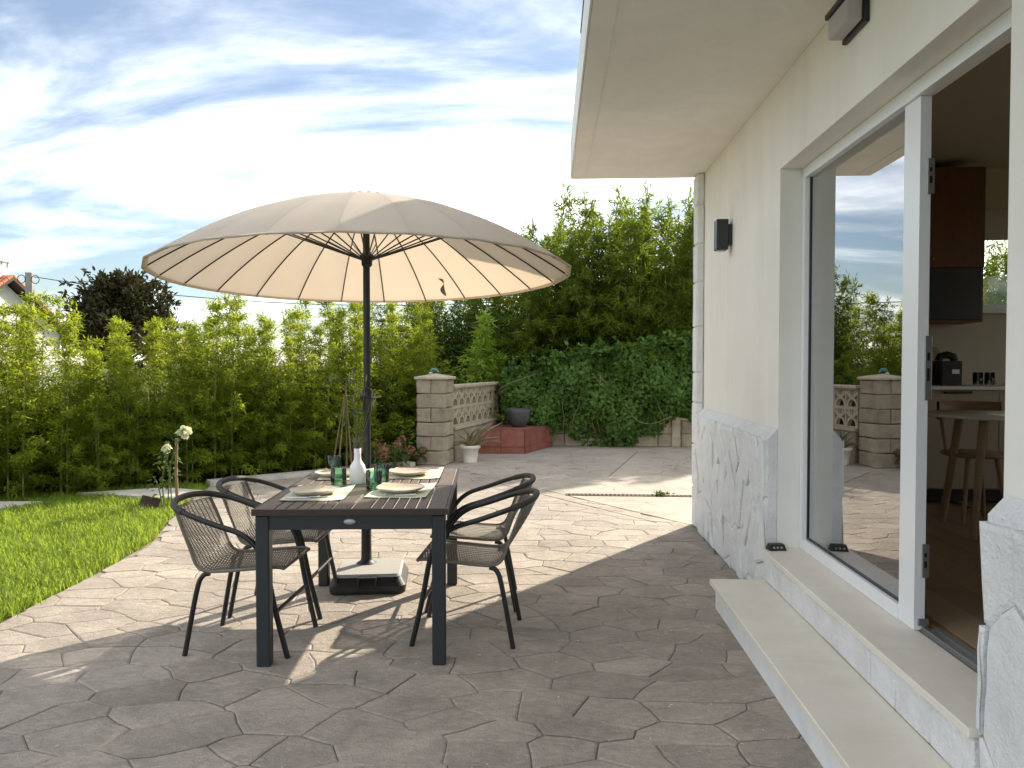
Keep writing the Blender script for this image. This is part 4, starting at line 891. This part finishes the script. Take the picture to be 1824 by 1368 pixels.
def block_wall(name, loc, rz, length, label, cat, lattice, base_rows=2, pil_at=(), thick=.16):
    t = empty(name, loc, rz, label, cat); r = random.Random(len(label)); n = int(length / .40)
    for rr in range(base_rows):
        for i in range(n):
            hh = .225; o = rough_box(.394, thick, hh - .006, .006, rr * 31 + i + 2); o.build('block', m_block, t, (i * .40 + .2, 0, rr * hh + hh / 2 - .005))
    z0 = base_rows * .225
    b = MB(); b.bbox(0, n * .4, -thick / 2 - .02, thick / 2 + .02, z0, z0 + .045, .006); b.build('ledge', m_breeze, t)
    for (a, c) in lattice:
        k = int((c - a) / .283)
        for i in range(k):
            for q in range(2): inst('breeze_block', breeze_me, t, (a + .143 + i * .283, 0, z0 + .047 + q * .282))
    b = MB(); b.bbox(0, n * .4, -thick / 2 - .01, thick / 2 + .01, z0 + .613, z0 + .66, .008); b.build('coping', m_breeze, t)
    for x in pil_at:
        b = MB(); b.bbox(x - .07, x + .07, -thick / 2 - .06, thick / 2 + .02, 0, z0 + .66, .008); b.build('pilaster', m_block, t)
    return t
block_wall('screen_wall', (-1.47, 11.18, 0), ang, 2.42, 'low wall of pierced breeze blocks running back from the pillar', 'wall', [(.02, 2.3)])
block_wall('block_wall', (-.95, 13.42, 0), R(-1.5), 9.3, 'low concrete block wall under the ivy at the back', 'wall', [(0.1, 4.3)], pil_at=(3.1, 6.2))

# red tiled planter
rp_ = empty('tiled_plinth', (-.4, 12.1, 0), 0, 'low plinth faced with dark red tiles against the ivy wall', 'plinth')
A_, B_, C_, D_ = Vector((-.75, 0)), Vector((0, 0)), Vector((.42, 1.08)), Vector((-.42, 1.12))
b = MB(); b.prism([tuple(A_ + Vector((.008, .008))), tuple(B_ + Vector((-.008, .008))), tuple(C_), tuple(D_)], 0, .372); b.build('core', m_grout, rp_)
def face_tiles(p, q, cols, rows, out):
    e = (q - p).normalized(); Lf = (q - p).length; nrm = Vector((e.y, -e.x))
    for i in range(cols):
        for (z0, z1) in rows:
            a = p + e * (Lf * i / cols + .004); c = p + e * (Lf * (i + 1) / cols - .004); o_ = nrm * out
            vs = [(a.x, a.y, z0), (c.x, c.y, z0), (c.x, c.y, z1), (a.x, a.y, z1), (a.x + o_.x, a.y + o_.y, z0), (c.x + o_.x, c.y + o_.y, z0), (c.x + o_.x, c.y + o_.y, z1), (a.x + o_.x, a.y + o_.y, z1)]
            MB().add(vs, [(3, 2, 1, 0), (4, 5, 6, 7), (0, 1, 5, 4), (1, 2, 6, 5), (2, 3, 7, 6), (3, 0, 4, 7)]).build('tile', m_red, rp_)
face_tiles(A_, B_, 2, [(.004, .103), (.111, .372)], .012); face_tiles(B_, C_, 5, [(.004, .105), (.109, .374)], .012)
for i in range(3):
    for j in range(4):
        def q_(u, v): return (A_.lerp(B_, u)).lerp(D_.lerp(C_, u), v)
        e = .006; ps = [q_(i / 3 + e, j / 4 + e), q_((i + 1) / 3 - e, j / 4 + e), q_((i + 1) / 3 - e, (j + 1) / 4 - e), q_(i / 3 + e, (j + 1) / 4 - e)]
        MB().prism([tuple(p) for p in ps], .374, .386).build('tile', m_red, rp_)
gp_ = empty('planter_bowl', (-.52, 12.62, .387), R(20), 'dark grey tapered planter bowl standing on the red tiled plinth', 'planter')
def sqring(h_, z_, ex=3.2, n=32): return [(h_ * math.copysign(abs(math.cos(a)) ** (2 / ex), math.cos(a)), h_ * math.copysign(abs(math.sin(a)) ** (2 / ex), math.sin(a)), z_) for a in [2 * math.pi * k / n for k in range(n)]]
rg = [sqring(.09, 0), sqring(.115, .02), sqring(.165, .12), sqring(.182, .24), sqring(.185, .29), sqring(.17, .292), sqring(.165, .25)]; b = MB(); m_ = 32
b.add([p for q in rg for p in q], [(i * m_ + k, i * m_ + (k + 1) % m_, (i + 1) * m_ + (k + 1) % m_, (i + 1) * m_ + k) for i in range(6) for k in range(m_)], True); b.build('bowl', m_gpot, gp_)
b = MB(); b.add(sqring(.164, .252), [tuple(range(32))]); b.build('potting_soil', m_soil, gp_)
wp = empty('flower_pot', (-1.155, 11.05, 0), 0, 'white plastic flower pot at the foot of the breeze block wall', 'flower pot')
b = MB(); b.lathe([(.10, 0), (.105, .01), (.10, .018), (.125, .19), (.145, .20), (.152, .215), (.152, .245), (.14, .247), (.136, .22), (0, .215)], 28); b.build('pot', m_wpot, wp)
b = MB(); b.lathe([(.135, .222), (.0, .228)], 20); b.build('potting_soil', m_soil, wp)
al = empty('aloe_plant', (-1.12, 11.05, .225), 0, 'spiky aloe with pinkish sprawling leaves in the white pot', 'plant')
r = random.Random(21)
for i in range(26):
    a = r.uniform(0, 2 * math.pi) if i > 10 else r.uniform(-1.2, 1.0); ln = r.uniform(.2, .36) if i > 10 else r.uniform(.4, .72); up = r.uniform(.35, 1.0)
    if i > 10 and math.cos(a) > 0: ln *= 1.2
    bx0, by0 = r.uniform(-.07, .07), r.uniform(-.06, .06)
    ex, ey, ez = math.cos(a) * ln * (1.1 - up * .5), math.sin(a) * ln * .6, ln * up * .75
    pth = bez([(bx0, by0, 0), (bx0 + ex * .4, by0 + ey * .4, ez * .6), (bx0 + ex, by0 + ey, ez - (.05 if up < .6 else 0))], 4)
    MB().tube(pth, [.014, .019, .02, .019, .017, .014, .010, .006, .0015], 6).build('leaf', m_aloe, al)

# ================================================================== PLANTS
def bamboo(seed, H, width, leaf, culms=2, low=.14, per=5, m=m_bam, step=.17, taper=.55):
    """meshes (foliage, culm) of one bamboo plant"""
    rs = np.random.RandomState(seed); cm_ = MB(); P = []; D = []
    for c in range(culms):
        hh = H * (1 - .16 * c * rs.rand()); bx0, by0 = (rs.normal(0, .06, 2) if c else (0, 0)); lx, ly = rs.normal(0, .10 * H / 2.4, 2)
        pos = lambda t: np.array([bx0 + lx * t * t, by0 + ly * t * t, hh * t])
        cm_.tube([pos(t) for t in np.linspace(0, 1, 12)], [(.011 * (1 - t) + .0015) * (H / 2.4) ** .5 for t in np.linspace(0, 1, 12)], 5)
        nodes = np.arange(low * hh, hh, step); az = rs.uniform(0, 6.28)
        for z_ in nodes:
            t = z_ / hh; az += 2.4 + rs.normal(0, .5)
            env = width * (np.sin(np.pi * min(1, (t + .10)) ** .75) * .75 + .16) * (1 - taper * t)
            for k in range(3):
                a = az + k * 2.1 + rs.normal(0, .3); Lb = env * rs.uniform(.6, 1.15); el = rs.uniform(.35, .95)
                d = np.array([np.cos(a) * np.cos(el), np.sin(a) * np.cos(el), np.sin(el)])
                nt_ = max(3, int(Lb / (.06 if leaf < .1 else .085)))
                p0 = pos(t); prev = p0
                for q in range(1, nt_ + 1):
                    s = q / nt_; p = p0 + d * Lb * s + np.array([0, 0, -.28 * Lb * s * s]) + rs.normal(0, .012, 3)
                    npl = per if q < nt_ else per + 2
                    dd = norm((d + np.array([0, 0, -.45 * s]))[None])[0]
                    for _ in range(npl):
                        P.append(p + rs.normal(0, .03, 3)); D.append(dd * .75 + rs.normal(0, .55, 3) + np.array([0, 0, -.18]))
                if k == 0 and Lb > .15: cm_.tube([p0, p0 + d * Lb * .5 + np.array([0, 0, -.07 * Lb]), p], [.0032, .002, .001], 3, caps=False)
        for _ in range(30): P.append(pos(rs.uniform(.93, 1.03)) + rs.normal(0, .025, 3)); D.append(np.array([0, 0, 1.0]) + rs.normal(0, .6, 3))
    P = np.array(P); D = np.array(D); n = len(P)
    Nn = np.array([0, 0, 1.0]) + rs.normal(0, .5, (n, 3))
    me = leaves('foliage', P, D, Nn, leaf * rs.uniform(.6, 1.25, n), leaf * .18 * rs.uniform(.8, 1.3, n), m, 'bamboo')
    return me, cm_.mesh('culm', m_culm)
def plant_bamboo(meshes, x, y, sc_, rz, label, group, z=-.03, sxy=1.0):
    t = empty('bamboo_plant', (x, y, z), rz, label, 'bamboo', group); t.scale = (sc_ * sxy, sc_ * sxy, sc_)
    inst('foliage', meshes[0], t); inst('culm', meshes[1], t)
    return t
r = random.Random(17)
SM = [bamboo(100 + i, 2.2, .70, .074, culms=2 + i % 2, per=12, low=.06, taper=.62) for i in range(9)]
LBL = 'feathery yellow green bamboo in the hedge behind the lawn'; GRP = 'bamboo plants of the hedge behind the lawn'
# front row runs diagonally from the left past the pillar
def hedge_pt(s): return Vector((-6.9 + s * .773, 6.75 + s * .635))
cnt = 0
for row, (off, n, dens) in enumerate(((0.0, 22, .385), (.5, 22, .40), (1.05, 20, .46), (1.7, 15, .60))):
    for i in range(n):
        s = -.3 + i * dens + r.uniform(-.12, .12) + (.2 if row % 2 else 0); p = hedge_pt(s) + Vector((-.635, .773)) * (off + r.uniform(-.12, .12))
        H = (1.72 + .035 * s + r.uniform(-.28, .46) + row * .10) / 2.2 * .98
        if p.x > -2.35 + off * .35: continue
        plant_bamboo(SM[(cnt * 4) % 9], p.x, p.y, H, r.uniform(0, 6.28), LBL, GRP, sxy=1.08); cnt += 1
TL = [bamboo(200 + i, 4.3, 1.45, .14, culms=3, low=.08, per=6, m=m_bam2, step=.2, taper=.38) for i in range(5)]
cnt = 0
LB2 = 'tall green bamboo with shade-darkened leaves in the thicket behind the ivy wall'; GP2 = 'tall bamboo of the thicket behind the ivy wall'
for row, (y0, dens) in enumerate(((14.15, .52), (14.8, .58), (15.5, .6), (16.3, .75))):
    x = -3.4 + row * .3 if row else -1.0
    while x < 9.2:
        h_ = (0.94 + r.uniform(-.06, .12) + (.03 if row else 0))
        if row == 0 and x < -.5: x += dens; continue
        if x < -.55: h_ = .60 + .04 * row + (x + 3.4) * .05 + r.uniform(-.05, .05)
        elif x < .2: h_ *= .9
        if x > 4: h_ *= .85
        plant_bamboo(TL[cnt % 5], x + r.uniform(-.15, .15), y0 + r.uniform(-.2, .2), h_, r.uniform(0, 6.28), LB2, GP2); cnt += 1; x += dens
young = bamboo(300, 2.1, .62, .12, culms=3, low=.2, per=7, m=m_lime, step=.16)
t = plant_bamboo(young, -1.25, 13.5, 1.08, 1.0, 'bright green young bamboo rising behind the breeze block wall', None, sxy=1.45)

# ivy over the wall
rs = np.random.RandomState(11); n = 26000
u = rs.uniform(-.82, 8.2, n); keep = (u < 3.0) | (rs.rand(n) < .45); u = u[keep]; n = len(u)
top = 1.30 + .34 * np.clip((u + .8) / 1.4, 0, 1) + .20 * np.clip((u - .8) / 1.6, 0, 1) + .09 * np.sin(u * 5.1) + .07 * np.sin(u * 11 + 1) + .05 * np.sin(u * 23)
bot = .10 + .12 * np.sin(u * 3.3 + .5) + .10 * np.sin(u * 9.1) - .22 * np.exp(-((u - .9) / .35) ** 2) + .12 * np.clip((u - 1.3), 0, .8) * 2.2
v = rs.rand(n); z_ = bot + (top - bot) * v ** .92
bul = np.sin(np.pi * np.clip(v, 0, 1) ** .8) * .30 + .10 + .10 * np.sin(u * 4.7 + z_ * 5) + .07 * np.sin(u * 9 - z_ * 7)
lay = rs.rand(n) ** 2 * .28
y_ = 13.36 - bul + lay
P = np.stack([u, y_, z_], 1)
Nn = np.stack([rs.normal(0, .5, n), -np.ones(n) * .9, .55 + rs.normal(0, .5, n)], 1)
D = np.stack([rs.normal(0, .9, n), -.5 + rs.normal(0, .4, n), -.55 + rs.normal(0, .6, n)], 1)
# shoots above the top
ns = 60; Ps = []; Ds = []; Nsn = []
for i in range(ns):
    x0 = rs.uniform(-.8, 2.9); zt = 1.30 + .34 * min(max((x0 + .8) / 1.4, 0), 1) + .2 * min(max((x0 - .8) / 1.6, 0), 1); hh = rs.uniform(.05, .28)
    for k in range(14):
        s = k / 14; Ps.append((x0 + rs.normal(0, .03), 13.15 + rs.normal(0, .04), zt - .05 + hh * s)); Ds.append(rs.normal(0, .8, 3) + np.array([0, 0, .2])); Nsn.append(rs.normal(0, .6, 3) + np.array([0, -.4, 1]))
P = np.vstack([P, np.array(Ps)]); D = np.vstack([D, np.array(Ds)]); Nn = np.vstack([Nn, np.array(Nsn)]); n = len(P)
ivy = empty('ivy', (0, 13.3, 0), 0, 'dense dark green ivy covering the back garden wall', 'ivy')
P[:, 1] -= 13.3
tag(inst('foliage', leaves('foliage', P, D, Nn, rs.uniform(.04, .085, n), rs.uniform(.04, .08, n), m_ivy, 'heart'), ivy), kind='stuff')
b = MB()
for i in range(8):
    x0 = rs.uniform(-.8, 2.6); pth = [(x0 + rs.normal(0, .05) * k, -.17 - .12 * math.sin(k * .7) + rs.normal(0, .02), .25 + k * .25) for k in range(5)]; b.tube(bez(pth, 4), .005, 5)
for i in range(1):
    x0 = rs.uniform(-.3, 2.0); b.tube(bez([(x0, -.38, .75), (x0 + .15, -.44, .5), (x0 + .42, -.42, .42), (x0 + .75, -.40, .55)], 5), .005, 5)
b.build('stem', m_cane, ivy)

# undergrowth at the hedge foot, raised as dark fill for the hedge's shadowed lower half
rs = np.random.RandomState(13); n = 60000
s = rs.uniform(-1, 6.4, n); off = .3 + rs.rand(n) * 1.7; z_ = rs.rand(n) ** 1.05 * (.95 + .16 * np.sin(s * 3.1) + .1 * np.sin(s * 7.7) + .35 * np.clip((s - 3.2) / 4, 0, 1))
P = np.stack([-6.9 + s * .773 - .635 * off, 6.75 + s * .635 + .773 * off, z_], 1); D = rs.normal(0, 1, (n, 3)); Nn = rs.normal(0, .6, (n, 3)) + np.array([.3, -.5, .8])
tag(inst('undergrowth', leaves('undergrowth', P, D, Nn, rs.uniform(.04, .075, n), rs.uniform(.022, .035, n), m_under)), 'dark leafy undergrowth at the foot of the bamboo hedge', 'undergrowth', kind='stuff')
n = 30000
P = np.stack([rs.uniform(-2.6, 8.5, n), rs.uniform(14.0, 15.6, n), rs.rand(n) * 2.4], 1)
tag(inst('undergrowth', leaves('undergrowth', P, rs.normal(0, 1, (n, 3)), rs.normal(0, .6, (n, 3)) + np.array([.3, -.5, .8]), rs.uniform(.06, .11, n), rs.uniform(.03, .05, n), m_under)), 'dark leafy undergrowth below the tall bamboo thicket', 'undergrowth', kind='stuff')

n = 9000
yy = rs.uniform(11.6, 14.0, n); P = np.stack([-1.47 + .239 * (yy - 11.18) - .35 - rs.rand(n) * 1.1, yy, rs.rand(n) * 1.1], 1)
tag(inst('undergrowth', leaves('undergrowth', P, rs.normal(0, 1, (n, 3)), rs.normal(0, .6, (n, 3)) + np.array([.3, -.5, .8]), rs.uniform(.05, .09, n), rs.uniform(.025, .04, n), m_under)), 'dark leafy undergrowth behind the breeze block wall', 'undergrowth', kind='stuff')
# dark magnolia behind the hedge
mg = empty('magnolia_tree', (-9.25, 16.2, -.1), 0, 'dark bronze green magnolia tree rising behind the hedge', 'tree')
rs = np.random.RandomState(23); tr = MB(); P = []; D = []
tr.tube([(0, 0, 0), (.05, 0, .7), (.0, .05, 1.5), (0, 0, 3.2)], [.12, .10, .075, .02], 8)
for i in range(60):
    a = rs.uniform(0, 6.28); t = rs.uniform(.25, .97); z0 = .5 + 2.5 * t; Lb = (1.8 * (1 - t) ** .5 + .18) * rs.uniform(.7, 1.1); el = rs.uniform(.15, .8) + t * .3
    d = np.array([np.cos(a) * np.cos(el), np.sin(a) * np.cos(el), np.sin(el)]); e = np.array([0, 0, z0]) + d * Lb
    e[2] = min(e[2], 3.75); tr.tube([(0, 0, z0), tuple(np.array([0, 0, z0]) * .4 + e * .6 - np.array([0, 0, z0 * .0])) if False else tuple((np.array([0, 0, z0]) + e) / 2), tuple(e)], [.03, .02, .008], 5)
    for k in range(16):
        c = np.array([0, 0, z0]) + (e - np.array([0, 0, z0])) * rs.uniform(.3, 1.0) + rs.normal(0, .14, 3)
        for q in range(13): P.append(c + rs.normal(0, .05, 3)); D.append(rs.normal(0, 1, 3) + np.array([0, 0, .5]) + d * .6)
P = np.array(P); D = np.array(D); n = len(P)
inst('crown', leaves('crown', P, D, rs.normal(0, .5, (n, 3)) + np.array([0, 0, 1]), rs.uniform(.10, .17, n), rs.uniform(.045, .065, n), m_mag), mg); tr.build('trunk', m_bark, mg)

# rose with its stake
def leafy(name, parent, stems, nleaf, Ln, W, m, seed, tpl='leaf', spread=.05, lo=.2):
    rs = np.random.RandomState(seed); P = []; D = []
    for st_ in stems:
        for _ in range(nleaf):
            t = rs.uniform(lo, 1); k = t * (len(st_) - 1); i = min(int(k), len(st_) - 2); p = np.array(st_[i]) * (1 - (k - i)) + np.array(st_[i + 1]) * (k - i)
            d = rs.normal(0, 1, 3); d[2] = d[2] * .5 - .1; P.append(p + d * spread * .4); D.append(d)
    P = np.array(P); D = np.array(D); n = len(P)
    return inst(name, leaves(name, P, D, np.array([0, 0, 1.0]) + rs.normal(0, .35, (n, 3)), Ln * rs.uniform(.6, 1.2, n), W * rs.uniform(.7, 1.2, n), m, tpl), parent)
rz_ = empty('rose_bush', (-3.76, 7.42, -.02), 0, 'thin rose bush with two white blooms on the lawn', 'plant')
stems = [[(-.06, 0, 0), (-.08, 0, .3), (-.04, .02, .5), (-.03, .02, .57)], [(-.03, 0, 0), (-.01, .02, .4), (.06, 0, .62), (.13, 0, .73)], [(-.09, .02, 0), (-.12, 0, .22), (-.16, .0, .30)], [(.0, .03, 0), (-.02, .03, .3), (-.04, .0, .45)]]
for s_ in stems: MB().tube(bez(s_, 4), .006, 6).build('stem', m_stem, rz_)
leafy('foliage', rz_, stems, 20, .07, .035, m_leaf, 3, spread=.10, lo=.35)
def bloom(c, rad, seed):
    rs = np.random.RandomState(seed); n = 110; d = norm(rs.normal(0, 1, (n, 3))); P = np.array(c) + d * rad * rs.uniform(.3, .75, (n, 1))
    return inst('bloom', leaves('bloom', P, norm(rs.normal(0, 1, (n, 3))) * .8 + d * .3, d, rad * rs.uniform(.6, .9, n), rad * rs.uniform(.6, .9, n), m_petal), rz_)
bloom((.145, 0, .765), .062, 1); bloom((-.03, 0, .60), .045, 2)
sk = MB(); sk.tube([(-3.70, 7.44, -.03), (-3.71, 7.44, .35), (-3.70, 7.44, .68)], [.017, .016, .015], 8); tag(sk.build('plant_stake', m_cane), 'wooden stake tied beside the white rose bush', 'stake')
pt_ = MB(); pt_.bbox(-.09, .09, -.008, .008, 0, .12, .003); tag(pt_.build('plant_sign', m_brown, None, (-3.97, 7.38, -.01), (R(-25), R(14), R(12))), 'small dark square tile leaning in the grass by the rose', 'tile')

# flower bed between hedge and pillar
def hydrangea(loc, heads, label, m, seed, hgt):
    t = empty('hydrangea', loc, 0, label, 'plant'); r = random.Random(seed); stems = []
    for i in range(heads):
        a = r.uniform(0, 6.28); d = r.uniform(.05, .28); e = (math.cos(a) * d, math.sin(a) * d * .7, hgt * r.uniform(.55, 1)); s_ = [(e[0] * .2, e[1] * .2, 0), (e[0] * .7, e[1] * .7, e[2] * .6), e]; stems.append(s_)
        MB().tube(s_, .005, 5).build('stem', m_stem, t)
        rs = np.random.RandomState(seed * 10 + i); n = 46; dd = norm(rs.normal(0, 1, (n, 3))); P = np.array(e) + dd * .05
        inst('flower_head', leaves('flower_head', P, norm(rs.normal(0, 1, (n, 3))), dd, rs.uniform(.02, .035, n), rs.uniform(.02, .03, n), m), t)
    leafy('foliage', t, stems, 9, .10, .055, m_leaf, seed, spread=.08, lo=.2)
hydrangea((-2.42, 9.95, -.03), 11, 'hydrangea with faded pink flower heads beyond the table', m_pink, 2, .40)
hydrangea((-2.12, 10.25, -.03), 7, 'hydrangea with pinkish green heads just right of the umbrella pole', m_pink, 3, .45)
hydrangea((-1.98, 10.72, -.03), 12, 'dried brown hydrangea at the foot of the block pillar', m_dry, 4, .26)
ys_ = empty('lime_shrub', (-1.95, 10.95, -.03), 0, 'lime green shrub with arching leafy shoots beside the pillar', 'plant')
stems = [[(0.05, 0, 0), (-.02, 0, .35), (-.18, 0, .55), (-.36, -.05, .68)], [(0.08, 0, 0), (.05, 0, .4), (.04, -.1, .66)], [(0, 0, 0), (-.1, 0, .3), (-.25, -.05, .50)], [(.1, 0, 0), (.1, -.1, .4), (.0, -.15, .5)]]
for s_ in stems: MB().tube(bez(s_, 4), .005, 5).build('stem', m_stem, ys_)
leafy('foliage', ys_, stems, 26, .085, .04, m_lime, 6, spread=.07, lo=.45)
tp = empty('cane_wigwam', (-2.62, 9.75, -.03), 0, 'wigwam of dry bamboo canes standing in the flower bed', 'plant support')
for e in ((-.20, 0), (-.10, -.05), (.06, .08), (-.02, .12)): MB().tube([(e[0], e[1], 0), (e[0] * .3, e[1] * .3, .8), (-e[0] * .1, 0, 1.2)], [.011, .010, .007], 6).build('cane', m_cane, tp)
cl = empty('climbing_plant', (-2.62, 9.70, -.03), 0, 'pale leaved climber growing up the cane wigwam', 'plant')
stems = [[(0, 0, 0), (.02, 0, .5), (.0, 0, .95), (.02, 0, 1.26)], [(0, 0, 1.15), (-.12, 0, 1.25), (-.22, 0, 1.27)], [(0, 0, 1.15), (.1, 0, 1.24), (.2, 0, 1.28)], [(0, 0, .7), (.12, 0, .85), (.16, 0, .86)]]
for s_ in stems: MB().tube(bez(s_, 4), .004, 5).build('stem', m_stem, cl)
leafy('foliage', cl, stems, 15, .085, .045, m_leaf, 9, spread=.08, lo=.4)
b = MB(); strip(b, (-2.9, 9.75), (-1.95, 10.52), .07, -.05, .075); tag(b.build('edging', m_block), kind='structure')

# ================================================================== FAR THINGS
fh = empty('neighbour_house', (-30.1, 38.5, -.1), 0, 'neighbouring house with terracotta roof and white chimney', 'house')
b = MB(); b.prism([(-6, -4.5), (1.9, -4.5), (1.9, 4.5), (-6, 4.5)], 0, 3.2); b.add([(1.9, -4.5, 3.2), (1.9, 4.5, 3.2), (1.9, 0, 5.75), (-6, -4.5, 3.2), (-6, 4.5, 3.2), (-6, 0, 5.75)], [(0, 1, 2), (3, 5, 4), (0, 2, 5, 3), (1, 4, 5, 2)]); b.build('wall', m_hwall, fh)
sl_ = math.atan2(2.55, 4.5)
b = MB()
for s_ in (-1, 1): b.add([(2.45, 0, 6.0), (2.45, s_ * 5.1, 6.0 - 5.1 * math.tan(sl_)), (-6.6, s_ * 5.1, 6.0 - 5.1 * math.tan(sl_)), (-6.6, 0, 6.0), (2.45, 0, 5.84), (2.45, s_ * 5.1, 5.84 - 5.1 * math.tan(sl_)), (-6.6, s_ * 5.1, 5.84 - 5.1 * math.tan(sl_)), (-6.6, 0, 5.84)], [(0, 1, 2, 3), (7, 6, 5, 4), (0, 4, 5, 1), (1, 5, 6, 2), (3, 2, 6, 7)])
rf = b.build('roof', m_brown, fh)
tm = MB(); tm.tube([(0, 0, 0), (0, -.42, 0)], [.085, .10], 8); tile_me = tm.mesh('tile', m_rtile)
for s_ in (-1, 1):
    for i in range(14):
        for j in range(9):
            o = inst('tile', tile_me, rf, (2.38 - i * .2, s_ * (.05 + j * .40 * math.cos(sl_)), 6.03 - j * .40 * math.sin(sl_)), None)
            o.rotation_euler = (sl_ if s_ < 0 else -sl_, 0, 0 if s_ < 0 else math.pi)
            if s_ > 0: o.rotation_euler = (Matrix.Rotation(-sl_, 3, 'X') @ Matrix.Rotation(math.pi, 3, 'Z')).to_euler()
b = MB(); b.box(1.15, 1.95, -.35, .35, 5.7, 6.5); 
for x in (1.15, 1.51, 1.87):
    for y in (-.35, .27): b.box(x, x + .08, y, y + .08, 6.5, 6.78)
b.box(1.08, 2.02, -.42, .42, 6.78, 6.86); b.build('chimney', m_hwall, fh)
up_ = empty('utility_pole', (-15.33, 22, -.1), R(20), 'weathered square concrete utility pole in front of the tiled house', 'pole')
b = MB(); b.add([(-.12, -.12, 0), (.12, -.12, 0), (.12, .12, 0), (-.12, .12, 0), (-.085, -.085, 4.2), (.085, -.085, 4.2), (.085, .085, 4.2), (-.085, .085, 4.2)], [(3, 2, 1, 0), (4, 5, 6, 7), (0, 1, 5, 4), (1, 2, 6, 5), (2, 3, 7, 6), (3, 0, 4, 7)]); b.build('shaft', m_conc, up_)
for s_ in (-1, 1): MB().tube([(s_ * .08 + s_ * .10 + .10 * math.cos(R(a)), -.09, 4.0 + .12 * math.sin(R(a))) for a in range(0, 360, 24)], .012, 5, closed=True).build('bracket', m_black, up_)
w_ = MB(); w_.tube([(-15.12 + 19 * t, 21.9 + 2 * t, 3.97 - 1.35 * (1 - (2 * t - 1) ** 2) * .55 - .1 * t) for t in np.linspace(0, 1, 24)], .012, 5); tag(w_.build('power_line', m_black), 'thin black overhead wire running from the concrete pole', 'wire')
